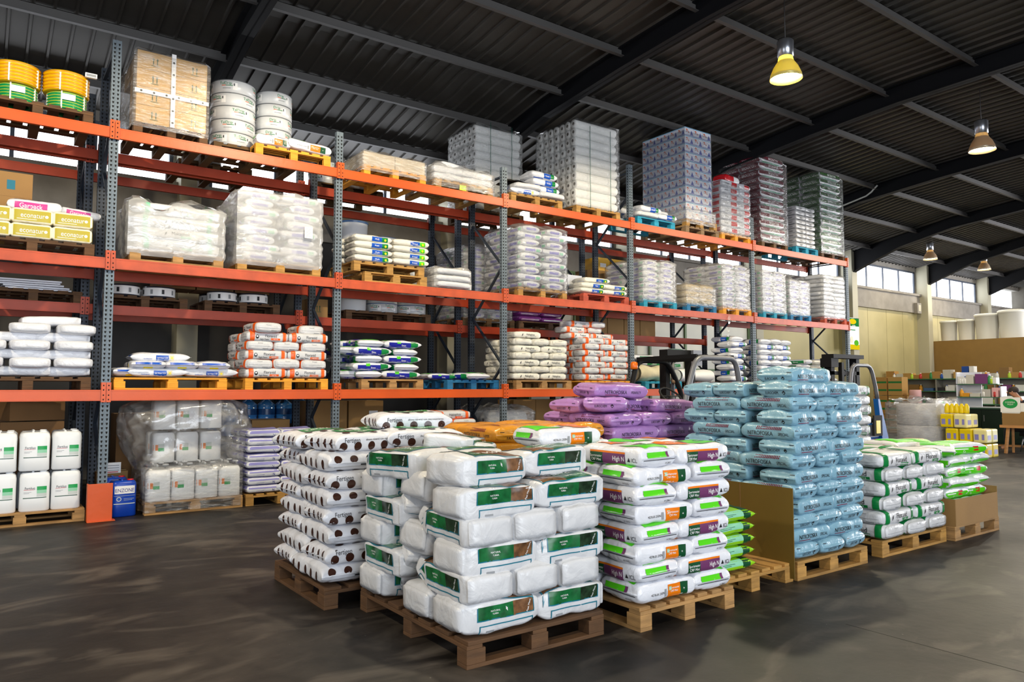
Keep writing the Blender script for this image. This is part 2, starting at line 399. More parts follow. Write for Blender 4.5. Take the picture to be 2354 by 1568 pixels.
def d_icl():
    p = [('R', 'f', .0, .12, -.038, .042, ORG), ('R', 'f', .12, .185, -.038, .042, DGR), ('T', 'f', -.1, .0, .015, '4276.01.250N', BK), ('R', 'f', -.035, -.015, -.025, .02, GRY),
         ('T', 'f', .06, .018, .013, 'Sportsmaster', WHI), ('T', 'f', .06, -.002, .013, 'CRF Mini', WHI), ('R', 'f', .01, .035, .005, .028, LGR), ('T', 'f', .152, .0, .02, '+', WHI)]
    p += [('R', 'b', -.17, -.06, -.038, .03, DGR), ('R', 'b', -.06, .13, -.038, .03, PUR), ('R', 'b', -.17, .13, .03, .042, ORG), ('T', 'b', -.115, .008, .017, 'Sportsmaster', WHI, 0, .8), ('T', 'b', -.115, -.016, .017, 'CRF Mini', WHI),
          ('T', 'b', .075, .0, .03, 'High N', WHI, 0, .8), ('T', 'b', .207, -.003, .027, 'ICL', BK, 0, .85), ('P', 'b', [(.148, -.016), (.173, -.016), (.16, .011)], BK)]
    p += ends(('R', 'l', -.12, .06, .012, .045, LIM), ('R', 'l', .06, .085, .012, .045, PUR), ('R', 'l', -.15, .15, -.006, -.002, BK), ('T', 'l', .09, -.026, .012, 'A 25KG', BK))
    p += [('R', 't', -.24, -.05, -.12, .12, LIM), ('R', 't', -.05, -.02, -.12, .12, PUR), ('R', 't', .06, .2, -.12, .1, ORG), ('T', 't', .12, 0, .03, '25 kg', WHI), ('E', 't', -.15, 0, .04, .04, GRN), ('T', 't', -.15, 0, .03, '2-3', WHI)]
    return .52, .35, .126, 'soft', WH, p, dict(n=3.5, rough=1.4)
def d_nit(word, m, under=BUR, L=.5, W=.335, H=.13):
    def f():
        p = both(('T', 'f', -.06, .004, .034, 'NITROFOSKA', BK, 0, .82), ('T', 'f', .155, .002, .024, word, BK, 0, .8), ('R', 'f', -.175, -.03, -.026, -.021, under))
        p += ends(('T', 'l', -.03, -.012, .022, 'EUROCHEM', BK, 0, .7), ('P', 'l', [(.06, -.012), (.075, .006), (.09, -.012), (.075, -.03)], BK), ('P', 'l', [(.066, -.012), (.075, -.001), (.084, -.012), (.075, -.023)], m),
                  ('R', 'l', -.15, -.11, .032, .037, BK), ('R', 'l', .11, .15, .032, .037, BK))
        p += stripes('b', -.1, .14, .034, .058, under, 15, .8)
        p += stripes('t', -.2, .04, -.1, .1, under, 15, .5)+[('T', 't', .13, .02, .025, 'EUROCHEM', BK, .4)]
        return L, W, H, 'soft', m, p, dict(n=3.5, rough=1.3)
    return f
NBL = sackm('pale_blue_plastic', '#7ca5b9', .3); NLI = sackm('lilac_plastic', '#a67cba', .24); NOR = sackm('amber_plastic', '#d08c28', .24)
def d_band(name, band, logo, sub, box, L=.56, W=.38, H=.13, col=None, bx=None, bands=True, hh=.046):
    def f():
        x0 = -L*.38; p = []
        if bands: p += [('B', x0-.035, x0+.02, 0, 2*PI, band), ('B', L*.36, L*.36+.045, 0, 2*PI, band)]
        p += both(('T', 'f', .03, .016, hh, name, BK, 0, .92), ('T', 'f', -.05, -.024, .02, sub, BK, 0, .8))
        for fc in 'fb':
            p += [('R', fc, .03, .15, -.036, -.012, bx or box), ('T', fc, .09, -.024, .013, '16-7-15', WHI)]
            if logo == 'leaf': p.append(('P', fc, [(-.15, -.02), (-.13, .0), (-.125, .03), (-.145, .012)], BK))
            else: p += [('E', fc, -.145, .002, .021, .026, BK), ('E', fc, -.145, .008, .012, .01, WHI)]
        p += ends(('R', 'l', -.14, .14, -.004, -.001, GRY), ('R', 'l', .03, .1, -.04, -.028, GRY), ('T', 'l', 0, .038, .014, name, GRY))
        p += [('R', 't', -L*.2, L*.2, -.1, .1, band if bands else GRY)] if bands == 2 else []
        return L, W, H, 'box', col or WH2, p, dict(n=3.6)
    return f
def d_lime():
    p = []
    for fc in 'fb':
        p += [('R', fc, -.245, .245, -.058, .022, LIM), ('R', fc, .06, .14, -.016, .03, RED), ('R', fc, -.2, .0, .0, .01, WHI), ('T', fc, -.06, -.018, .022, 'Ca', WHI)]
    p += [('R', 't', -.2, .1, -.13, .13, LIM), ('R', 't', .1, .2, -.1, .1, RED), ('T', 't', -.04, 0, .05, 'Ca', WHI)]
    p += ends(('R', 'l', -.16, .16, -.055, -.002, LIM))
    return .48, .35, .125, 'pillow', WH, p, dict(n=3.2)
LMB = sackm('lime_green_plastic', '#8cc81e', .26)
def d_green():
    p = both(('R', 'f', -.22, .15, -.0, .04, LGR), ('R', 'f', .15, .23, -.04, .045, DGR), ('R', 'f', -.2, -.15, -.03, .03, TEAL), ('T', 'f', -.175, 0, .03, 'M', WHI), ('R', 'f', -.12, .06, .018, .021, DGR), ('R', 'f', -.12, .02, .008, .011, DGR))
    p += [('R', 't', .15, .24, -.15, .15, DGR)]
    return .5, .36, .1, 'pillow', LMB, p, dict(n=2.4)
def d_soft():
    p = both(('R', 'f', -.05, .09, -.032, .03, BLU), ('T', 'f', .02, .0, .02, 'Soft Water 2138', WHI, 0, .62), ('R', 'f', .1, .15, -.03, .03, TAN), ('E', 'f', .125, 0, .012, .012, YEL), ('T', 'f', -.14, -.012, .015, 'fertilizante', BLU))
    p += ends(('R', 'l', -.14, .14, .012, .036, BLU), ('R', 'l', -.05, .05, -.03, -.015, YEL)) + [('R', 't', -.1, .12, -.12, .12, BLU), ('R', 't', .12, .19, -.1, .1, YEL)]
    return .6, .37, .108, 'pillow', WH, p, dict(n=3.2)
def d_blue():
    p = []
    for fc in 'fb':
        p += [('R', fc, -.22, .14, -.056, .028, NAV), ('R', fc, .14, .26, -.05, .04, GRN), ('R', fc, -.09, -.03, .012, .05, LIM), ('T', fc, .02, -.01, .024, 'Entec', WHI)]
    p += [('R', 't', -.16, .14, -.14, .14, NAV), ('R', 't', .14, .22, -.14, .14, GRN), ('R', 't', -.24, -.16, -.13, .13, LIM)]+ends(('R', 'l', -.15, .15, -.05, -.03, NAV))
    return .56, .38, .124, 'pillow', WH, p, dict(n=3.0)
def d_cream(a, b, L=.58, H=.1, name='Solub'):
    def f():
        p = both(('R', 'f', -.03, .13, -.03, .03, a), ('R', 'f', .13, .22, -.03, .03, b), ('T', 'f', .05, 0, .024, name, WHI), ('E', 'f', .18, -.004, .016, .016, YEL))
        p += [('R', 't', -.05, .2, -.1, .1, a)]
        return L, .38, H, 'soft', IV, p, dict(n=3)
    return f
def d_plain(m, L=.56, W=.38, H=.115, kind='soft', n=3.4):
    return lambda: (L, W, H, kind, m, [], dict(n=n))
def d_brok(band):
    def f():
        p = both(('R', 'f', -.42, .42, -.012, .066, band), ('T', 'f', .06, .026, .055, 'BROKATON', WHI, 0, .85), ('R', 'f', -.3, .3, -.06, -.045, LGR)) + ends(('R', 'l', -.25, .25, -.072, .072, band), ('T', 'l', .0, .0, .06, 'BROKATON', WHI, 0, .8)) + [('R', 't', -.4, .4, -.22, .22, band)]
        return .88, .54, .165, 'soft', WH, p, dict(n=3.4)
    return f
def d_redw():
    p = both(('R', 'f', .02, .2, -.04, .045, RED), ('T', 'f', -.12, 0, .03, 'Prodis', BK)) + ends(('R', 'l', -.02, .15, -.035, .045, RED), ('T', 'l', -.09, -.01, .025, 'P', GRY))
    return .6, .4, .15, 'soft', WH, p, dict(n=3)
def d_box(side, top, label, L=.3, W=.26, H=.095):
    def f():
        p = both(('R', 'f', -L*.44, L*.44, -H*.36, H*.36, side), ('T', 'f', 0, .006, H*.34, label, WHI, 0, .8), ('E', 'f', L*.34, 0, .016, .016, WHI), ('R', 'f', -L*.38, L*.1, -H*.26, -H*.23, WHI))
        p += ends(('R', 'l', -W*.4, W*.4, -H*.36, H*.36, side))
        return L, W, H, 'box', top, p, dict(n=7, rough=.3)
    return f
def d_small(word, col=None, ink=None, L=.36, W=.3, H=.1):
    def f():
        p = both(('T', 'f', 0, .0, .03, word, ink or BK), ('R', 'f', -.1, .1, -.034, -.028, ink or GRY)) + ends(('T', 'l', 0, 0, .03, word, ink or BK), ('R', 'l', -.1, .1, -.034, -.028, ink or GRY))
        return L, W, H, 'soft', col or WH2, p, dict(n=3.4)
    return f
def d_gar():
    p = both(('R', 'f', -.19, .12, -.045, .035, MAG), ('T', 'f', -.035, -.003, .055, 'Garpack', WHI, 0, .85)) + [('R', 't', -.2, .2, -.14, .14, MAG)]
    return .52, .36, .14, 'soft', WH, p, dict(n=3)
def d_gw():
    p = both(('R', 'f', -.14, .24, -.03, .03, GRN), ('T', 'f', .05, 0, .03, 'Abono', WHI), ('P', 'f', [(-.22, -.025), (-.17, -.025), (-.195, .03)], NAV)) + [('R', 't', -.2, .2, -.14, .14, GRN)]
    return .58, .38, .11, 'soft', WH, p, dict(n=3)
DESIGN = {
 'dots': d_dots(), 'dots2': d_dots(True), 'peat': d_peat, 'icl': d_icl, 'blue': d_nit('SPECIAL', NBL), 'lilac': d_nit('PERFECT', NLI, L=.58, W=.4, H=.135), 'amber': d_nit('SUPER', NOR, L=.57, W=.39, H=.135),
 'turf': d_band('Floranid', GRN, 'leaf', 'Turf', GRN), 'eagle': d_band('Floranid', RDO, 'dot', 'Eagle Master', RDO, L=.52, W=.36, H=.13, hh=.036),
 'triabon': d_band('Triabon', RDO, 'leaf', '', RDO, L=.5, W=.34, H=.115, hh=.034), 'base': d_band('Hakaphos', GRY, 'leaf', 'Base', GRY, L=.52, W=.36, H=.115, bands=False, hh=.034, col=IV),
 'hak': d_band('Hakaphos', RDO, 'leaf', 'Naranja', RDO, L=.55, W=.38, H=.12, hh=.036), 'lime': d_lime, 'green': d_green, 'soft': d_soft, 'navy': d_blue,
 'cream_b': d_cream(BLU, GRN, name='Multi'), 'cream_y': d_cream(BLU, LIM, name='Kristal'), 'cream_s': d_cream(BLU, GRN, .42, .085, 'Novatec'),
 'plain': d_plain(WH, .56, .38, .112, 'box', 3.6), 'ivory': d_plain(IV, .52, .36, .12), 'long': d_plain(WH, .95, .5, .17), 'flat': d_plain(WH2, .5, .5, .1, 'box', 3.6), 'tan': d_plain(sackm('tan_paper', '#cbb68e', .5), .5, .38, .13),
 'maroon': d_brok(MRN), 'moss': d_brok(mat('moss_ink', '#2f5a26', .3)), 'redw': d_redw, 'eco': d_box(OLV, sackm('cream_bale_film', '#ece4c8', .3), 'econatur', .385, .25, .165), 'toros': d_small('TORO'), 'garden': d_gar, 'abono': d_gw,
 'maka': d_band('Makaphos', LGR, 'leaf', '', LGR, L=.94, W=.45, H=.15, hh=.04), 'violet': lambda: (.42, .36, .1, 'soft', WH, both(('R', 'f', -.19, .19, .012, .045, VIO), ('R', 'f', -.1, 0, -.035, -.012, NAV), ('T', 'f', .12, -.01, .03, 'N', NAV)) + ends(('R', 'l', -.15, .15, .012, .045, VIO), ('T', 'l', .08, -.018, .024, 'NK', NAV)) + [('R', 't', -.18, .18, -.15, .15, VIO)], dict(n=3.4)),
 'bluewhite': lambda: (.54, .38, .125, 'soft', WH, both(('R', 'f', -.02, .13, -.04, .04, BLU), ('R', 'f', .13, .2, -.03, .045, GRN), ('R', 'f', -.26, -.02, -.05, -.042, BLU), ('T', 'f', .055, 0, .026, 'Novatec', WHI, 0, .7)) + [('R', 't', -.1, .2, -.14, .14, BLU)], dict(n=2.6)),
 'haze': lambda: (.5, .36, .115, 'soft', WH, both(('R', 'f', -.1, .1, -.02, .02, VIO), ('R', 'f', .12, .2, -.02, .02, LGR)) + ends(('R', 'l', -.1, .1, -.02, .02, VIO)), dict(n=2.6)),
 'purple': lambda: (.5, .36, .1, 'soft', sackm('purple_sack_plastic', '#8a3c8c', .3), both(('R', 'f', -.2, .2, -.02, .0, WHI)), dict(n=2.6)),
}

# ------------------------------------------------------------------ pallets
def woodm(name, c, v=.28): return mat(name, c, .78, var=v, vscale=5, bump=.3, bscale=26, stretch=(1, 1, 5), rnd=.12, dist=.006)
WOOD = {'brown': woodm('weathered_wood', '#563a20'), 'fresh': woodm('pale_wood', '#a27b4a'), 'yellow': woodm('yellow_wood', '#a67c3e'), 'grey': woodm('grey_wood', '#8a6f4e'), 'blue': woodm('blue_painted_wood', '#1f6f9e', .15), 'teal': woodm('teal_painted_wood', '#1d8fae', .15),
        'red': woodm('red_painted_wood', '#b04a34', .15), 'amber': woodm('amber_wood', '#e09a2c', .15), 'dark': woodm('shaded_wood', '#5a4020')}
_PM = {}
def pallet(x0, y0, z0, W, D, o, wood, label, group='wooden pallets', rz=0., boards=7):
    """pallet with its low front left corner at x0,y0,z0; o is the axis the deck boards run along"""
    key = (round(W, 2), round(D, 2), o, wood, boards)
    if key not in _PM:
        w = WOOD[wood]; A, B = (W, D) if o == 'x' else (D, W)          # A along the boards
        S = (lambda a0, a1, b0, b1: (a0, a1, b0, b1)) if o == 'x' else (lambda a0, a1, b0, b1: (b0, b1, a0, a1))
        rr = random.Random(hash_(str(key))); deck = M(); str_ = M()
        bw = B/boards*.74
        for i in range(boards):
            b = (B-bw)*i/(boards-1); e = rr.uniform(0, .008)
            deck.box(*S(e, A-e, b, b+bw), .122, .144, w)
        for a in (0, (A-.1)/2, A-.1): str_.box(*S(a, a+.1, 0, B), .1, .122, w)
        blk = []; skd = []
        for a in (0, (A-.12)/2, A-.12):
            for b in (0, (B-.1)/2, B-.1):
                m = M(); m.box(*S(a, a+.12, b, b+.1), .022, .1, w); blk.append(m.mesh('block', .004))
        for b in (0, (B-.1)/2, B-.1):
            m = M(); m.box(*S(0, A, b, b+.1), 0, .022, w); skd.append(m.mesh('base_board', .003))
        _PM[key] = (deck.mesh('deck', .003), str_.mesh('stringer', .003), blk, skd)
    d, s, bl, sk = _PM[key]
    e = empty('pallet', (x0, y0, z0), rz, label, 'pallet', group)
    put(d, 'deck', parent=e); put(s, 'stringer', parent=e)
    for m in bl: put(m, 'block', parent=e)
    for m in sk: put(m, 'base_board', parent=e)
    return e

# ------------------------------------------------------------------ wrapping film
FILM = filmm('clear_stretch_film', .16); FILM2 = filmm('milky_stretch_film', .5, '#ffffff', .8, 1.25, (1.2, 1.2, 2.5), .35); FILM3 = filmm('cloudy_film', .3, '#f8f6f2', .5, 1.9)
def film(x0, x1, y0, y1, z0, z1, label, m=None, rows=0, amp=.012, topn=.03, seed=1, group='stretch film'):
    mb = M(); m = m or FILM; W, D, H = x1-x0, y1-y0, z1-z0; P = 2*(W+D); nu = 60; nv = max(10, int(H/.05)); c = .06
    def side(t):
        d = t*P
        for L, f in ((W, lambda d: (x0+d, y0, 0, -1)), (D, lambda d: (x1, y0+d, 1, 0)), (W, lambda d: (x1-d, y1, 0, 1)), (D, lambda d: (x0, y1-d, -1, 0))):
            if d <= L+1e-9: return f(d)
            d -= L
        return x0, y0, 0, -1
    cx, cy = (x0+x1)/2, (y0+y1)/2
    def Pn(u, v):
        px, py, nx, ny = side(u % 1.0)
        h = v*H; z = z0+h
        q = Vector((px*2.3, py*2.3, z*5+seed*3)); d = noise.noise(q)*amp*.6+noise.noise(q*2.7)*amp*.25
        if rows: d += .03*abs(math.sin(h/H*PI*rows))**.5-.022
        k = 1.0
        if v > .97: k = .9
        return (cx+(px-cx)*k+nx*d, cy+(py-cy)*k+ny*d, z+(noise.noise(Vector((px*3, py*3, seed)))*topn if v > .9 else 0))
    mb.grid(Pn, nu, nv, m)
    mb.grid(lambda u, v: (x0+W*(.05+.9*u), y0+D*(.05+.9*v), z1+.006+noise.noise(Vector((x0+W*u*4, D*v*4, seed)))*topn), 12, 10, m)
    mb.v = [(a-cx, b-cy, d-z0) for a, b, d in mb.v]
    return mb.build('stretch_film', loc=(cx, cy, z0), label=label, cat='plastic film', group=group)
def rowlab(k, n):
    return 'bottom row' if k == 0 else ('top row' if k == n-1 else ORD[k]+' row up')
# ------------------------------------------------------------------ the hall
def floor_mat():
    m = mat('worn_concrete', '#3d3833', .5); nt = m.node_tree; N = nt.nodes; Lk = nt.links; b = N['Principled BSDF']
    tc = N.new('ShaderNodeTexCoord')
    def nz(scale, det, st=(1, 1, 1), dist=0.):
        mp = N.new('ShaderNodeMapping'); mp.inputs['Scale'].default_value = st; Lk.new(tc.outputs['Object'], mp.inputs[0])
        n = N.new('ShaderNodeTexNoise'); n.inputs['Scale'].default_value = scale; n.inputs['Detail'].default_value = det; n.inputs['Distortion'].default_value = dist
        Lk.new(mp.outputs[0], n.inputs['Vector']); return n
    def ramp(n, pts):
        r = N.new('ShaderNodeValToRGB'); Lk.new(n.outputs[0], r.inputs[0])
        r.color_ramp.elements[0].position = pts[0][0]; r.color_ramp.elements[0].color = pts[0][1]
        r.color_ramp.elements[1].position = pts[-1][0]; r.color_ramp.elements[1].color = pts[-1][1]
        for p, c in pts[1:-1]:
            e = r.color_ramp.elements.new(p); e.color = c
        return r
    def mixc(fac, a, bb, mode='MIX'):
        x = N.new('ShaderNodeMix'); x.data_type = 'RGBA'; x.blend_type = mode
        if isinstance(fac, float): x.inputs[0].default_value = fac
        else: Lk.new(fac, x.inputs[0])
        for k, v in ((6, a), (7, bb)):
            if isinstance(v, list): x.inputs[k].default_value = v
            else: Lk.new(v, x.inputs[k])
        return x.outputs[2]
    base = ramp(nz(.45, 7, dist=.8), [(.3, lin('#14110f')), (.52, lin('#2a2521')), (.75, lin('#4a443e'))])
    fine = ramp(nz(5, 6), [(.3, lin('#5a5652')), (.7, lin('#ffffff'))])
    c = mixc(.8, base.outputs[0], fine.outputs[0], 'MULTIPLY')
    sc = ramp(nz(1.6, 8, (.7, 1.3, 1), 1.0), [(.52, [0, 0, 0, 1]), (.76, [.5, .5, .5, 1])])
    c = mixc(sc.outputs[0], c, lin('#7a7168'))
    sp = ramp(nz(34, 2), [(.76, [0, 0, 0, 1]), (.8, [.7, .7, .7, 1])])
    c = mixc(sp.outputs[0], c, lin('#8a857e'))
    Lk.new(c, b.inputs['Base Color'])
    rr = N.new('ShaderNodeMapRange'); rr.inputs[3].default_value = .38; rr.inputs[4].default_value = .68; n3 = nz(.9, 5); Lk.new(n3.outputs[0], rr.inputs[0]); Lk.new(rr.outputs[0], b.inputs['Roughness'])
    b.inputs['Specular IOR Level'].default_value = .35
    bp = N.new('ShaderNodeBump'); bp.inputs['Strength'].default_value = .15; bp.inputs['Distance'].default_value = .01; n4 = nz(18, 6); Lk.new(n4.outputs[0], bp.inputs['Height']); Lk.new(bp.outputs[0], b.inputs['Normal'])
    return m
FLM = floor_mat()
WALLM = mat('cream_wall_panel', '#b3a878', .6, var=.08, vscale=1.2); CONC = mat('grey_concrete', '#8d8880', .8, var=.15, vscale=3, bump=.2, bscale=20)
DARKW = mat('dull_wall', '#6b655c', .8, var=.1); ROOF = mat('galvanised_roof_sheet', '#413e3a', .42, .3, var=.12, vscale=1.5); STEEL = mat('dark_painted_steel', '#0d0e12', .6, spec=.2); PURL = mat('grey_painted_purlin', '#4c4a49', .55)
GLASS = mat('glowing_pane', '#f4f8ff', .3, emit=3.2); WFRAME = mat('window_frame_steel', '#4a5260', .5); GREENF = mat('green_frame_paint', '#5c7a46', .5); COLM = mat('painted_column', '#b8b39c', .6)  # window panes glow themselves in place of the sky behind
K = 'structure'
M().box(-9, 38, -18, 4.6, -.1, 0, FLM).build('floor', kind=K)
fj = M()
for xx in (3.3, 8.6): fj.box(xx-.003, xx+.003, -17, -7.0, 0, .0008, mat('joint_shadow', '#171513', .9))
fj.build('trim_1', kind=K, label='thin dark expansion joint in the concrete floor')
NY = 4.3
WALLSH = mat('shaded_wall_panel', '#403e3c', .7, var=.1)  # wall behind the rack greyed and darkened to paint in its shade
M().box(9.0, 38, NY, NY+.25, 0, 5.08, WALLM).box(-9, 9.0, NY, NY+.25, 0, 5.08, WALLSH).box(-9, 38, NY, NY+.25, 5.97, 6.3, CONC).build('wall_north', kind=K)
M().box(-9.25, -9, -18, 4.6, 0, 7.4, DARKW).build('wall_west', kind=K)
M().box(38, 38.25, -18, 4.6, 0, 7.4, DARKW).build('wall_east', kind=K)
M().box(-9, 38, -18.25, -18, 0, 7.4, DARKW).build('wall_south', kind=K)
M().box(-9, 38, NY-.12, NY, 4.35, 5.06, CONC).box(-9, 38, NY-.2, NY, 5.0, 5.08, CONC).build('trim_2', kind=K, label='grey concrete lintel beam below the clerestory windows')
PROF = [(4.6, 6.06), (4.0, 6.17), (2.5, 6.45), (.7, 6.77), (-1.3, 6.96), (-3, 7.07), (-6, 7.12), (-12, 7.12), (-18.2, 6.95)]
def roofz(y):
    for (a, za), (b, zb) in zip(PROF, PROF[1:]):
        if b <= y <= a: return za+(zb-za)*(a-y)/(a-b)
    return PROF[0][1] if y > 4.6 else PROF[-1][1]
rb = M(); xs = []; x = -9.0
while x < 38: xs += [(x, 0), (x+.19, 0), (x+.205, -.035), (x+.235, -.035)]; x += .25
xs.append((38, 0))
rv = [(px, y, z+.03+pz) for y, z in PROF for px, pz in xs]; n = len(xs)
rb.add(rv, [(j*n+i, j*n+i+1, (j+1)*n+i+1, (j+1)*n+i) for j in range(len(PROF)-1) for i in range(n-1)], ROOF)
rb.build('ceiling', kind=K, fix=False)
COLX = [1.7+5.34*k for k in range(-2, 7)]
for k, X in enumerate(COLX):
    c = M(); c.box(X-.17, X+.17, NY-.42, NY+.1, 0, 6.25, COLM); c.build('wall_column', kind=K, bev=.01)
    ys = [(4.25, .82), (3.4, .62), (2.3, .40), (.7, .34), (-1.3, .34), (-3, .34), (-6, .34), (-12, .34), (-18, .34)]
    r = M()
    for (a, da), (b, db) in zip(ys, ys[1:]):
        za, zb = roofz(a)-.02, roofz(b)-.02
        r.prism([(a, za), (b, zb), (b, zb-db), (a, za-da)], X-.012, X+.012, STEEL, 'x')
        for w0, w1 in ((0, -.018), (-1, .018)):
            pa, pb = (za+w0*da, zb+w0*db); r.prism([(a, pa), (b, pb), (b, pb+w1), (a, pa+w1)], X-.09, X+.09, STEEL, 'x')
    r.build('roof_rafter', kind=K)
for i in range(15):
    y = 3.3-1.52*i; z = roofz(y)
    if y < -17: break
    p = M(); p.prism([(y-.005, z+.0), (y+.005, z+.0), (y+.005, z-.15), (y-.065, z-.15), (y-.065, z-.143), (y-.005, z-.143)], -9, 38, PURL, 'x')
    p.prism([(y-.005, z), (y+.07, z+.002), (y+.07, z-.008), (y-.005, z-.008)], -9, 38, PURL, 'x'); p.build('roof_purlin', kind=K)
k = 0
for a, b in zip(COLX, COLX[1:]):
    k += 1; x0, x1 = a+.45, b-.28; fr = M()
    fr.box(x0-.06, x1+.06, NY+.02, NY+.12, 5.08, 5.14, WFRAME).box(x0-.06, x1+.06, NY+.02, NY+.12, 5.91, 5.97, WFRAME)
    fr.box(x0-.06, x0, NY+.02, NY+.12, 5.08, 5.97, WFRAME).box(x1, x1+.06, NY+.02, NY+.12, 5.08, 5.97, WFRAME)
    for q in (1, 2, 3): fr.box(x0+(x1-x0)*q/4-.03, x0+(x1-x0)*q/4+.03, NY+.02, NY+.12, 5.14, 5.91, WFRAME)
    wf = fr.build('window_%d' % k, kind=K)
    for q in range(4):
        pm = M().box(x0+(x1-x0)*q/4+.03, x0+(x1-x0)*(q+1)/4-.03, NY+.06, NY+.08, 5.14, 5.91, GLASS); pm.build('pane', wf)
    for xa, xb in ((a, x0-.06), (x1+.06, b)): M().box(xa, xb, NY, NY+.2, 5.08, 5.97, CONC).build('wall_north', kind=K)
# the pale sectional gate with green mullions that shows between the shelves
dm = M(); PANEL = mat('pale_gate_panel', '#e6e6da', .55)
dm.box(9.2, 17.4, NY-.22, NY-.17, 0.05, 4.3, PANEL)
g = dm.build('door_1', kind=K)
gf = M()
for X in (9.2, 10.6, 12.0, 13.2, 14.6, 16.1, 17.4): gf.box(X-.035, X+.035, NY-.26, NY-.16, 0, 4.3, GREENF)
for Z in (.02, 1.95, 4.27): gf.box(9.2, 17.4, NY-.25, NY-.17, Z, Z+.07, GREENF)
gf.build('frame', g)
jm = M()
for X in (24.6, 25.9, 27.1, 29.9, 31.4): jm.box(X-.006, X+.006, NY-.004, NY, .1, 4.35, mat('panel_joint', '#8f8660', .8))
jm.build('trim_3', kind=K, label='thin vertical joints between the cream wall panels')
M().box(27.75, 28.05, NY-.26, NY-.12, 4.32, 4.72, CONC).box(27.8, 28.0, NY-.27, NY-.26, 4.4, 4.65, COLM).build('junction_box', label='grey electrical box on the concrete lintel beside the middle wall column', cat='electrical box', bev=.01)
ct = M(); ct.tube([(17.58, 1.6, 6.3), (17.58, .45, 6.52), (17.58, .3, 6.6), (17.58, .24, 6.66), (17.58, .14, 6.74)], .022, mat('white_conduit', '#c9c9c4', .4), 8)
ct.build('cable_conduit', label='thin white cable conduit bent along the dark roof rafter', cat='conduit')
# pendant lamps
ALU = mat('brushed_aluminium', '#b9bcc4', .28, .9); REFL = mat('lamp_reflector', '#b8a890', .3, .3)
_b = REFL.node_tree.nodes['Principled BSDF']; _t = REFL.node_tree.nodes.new('ShaderNodeBsdfTranslucent'); _t.inputs[0].default_value = lin('#e8c888'); _x = REFL.node_tree.nodes.new('ShaderNodeMixShader'); _x.inputs[0].default_value = .07
REFL.node_tree.links.new(_b.outputs[0], _x.inputs[1]); REFL.node_tree.links.new(_t.outputs[0], _x.inputs[2]); REFL.node_tree.links.new(_x.outputs[0], REFL.node_tree.nodes['Material Output'].inputs[0])
LAMPE = mat('glowing_lamp_glass', '#ffe6b0', .4, emit=26.); LAMPY = mat('yellow_glowing_lamp_glass', '#fff08a', .4, emit=60.)
REFLY = mat('glaring_lamp_reflector', '#c8b878', .3, .2)  # near lampshade tinted yellower to carry the bulb's glare
_b = REFLY.node_tree.nodes['Principled BSDF']; _t = REFLY.node_tree.nodes.new('ShaderNodeBsdfTranslucent'); _t.inputs[0].default_value = lin('#f0e890'); _x = REFLY.node_tree.nodes.new('ShaderNodeMixShader'); _x.inputs[0].default_value = .16
REFLY.node_tree.links.new(_b.outputs[0], _x.inputs[1]); REFLY.node_tree.links.new(_t.outputs[0], _x.inputs[2]); REFLY.node_tree.links.new(_x.outputs[0], REFLY.node_tree.nodes['Material Output'].inputs[0]); WIRE = mat('grey_cable', '#3a3a3c', .6)
def lamp(x, y, z, label, energy):
    e = empty('pendant_lamp', (x, y, z), label=label, cat='lamp', group='industrial bell lamps under the roof')
    M().lathe([(.09, .32), (.11, .33), (.115, .55), (.1, .57), (.03, .58)], (0, 0, 0), ALU, 20).build('housing', e)
    sh = M(); sh.lathe([(.095, .33), (.11, .26), (.17, .17), (.215, .06), (.225, .0), (.22, .0), (.21, .06), (.16, .165), (.1, .25)], (0, 0, 0), REFLY if energy > 500 else REFL, 28, cap=False); sh.build('shade', e)
    M().lathe([(.0, .02), (.12, .03), (.212, .045), (.0, .05)], (0, 0, 0), LAMPY if energy > 500 else LAMPE, 28, cap=False).build('bulb_glass', e)
    M().tube([(0, 0, .57), (0, 0, roofz(y)-z-.02)], .006, WIRE, 6).build('cord', e)
    spot('pendant_light', (x, y, z-.03), energy, WARM, 3.05, .2)
lamp(8.0, -3.58, 5.88, 'lit bell-shaped pendant lamp glaring yellow, nearest and largest of the four', 520)
lamp(13.75, -3.83, 5.87, 'bell-shaped pendant lamp near the right edge below the second rafter', 380)
lamp(25.3, 2.4, 5.9, 'small far pendant lamp above the first wall window', 150)
lamp(29.3, 2.3, 5.9, 'small far pendant lamp above the second wall window', 150)

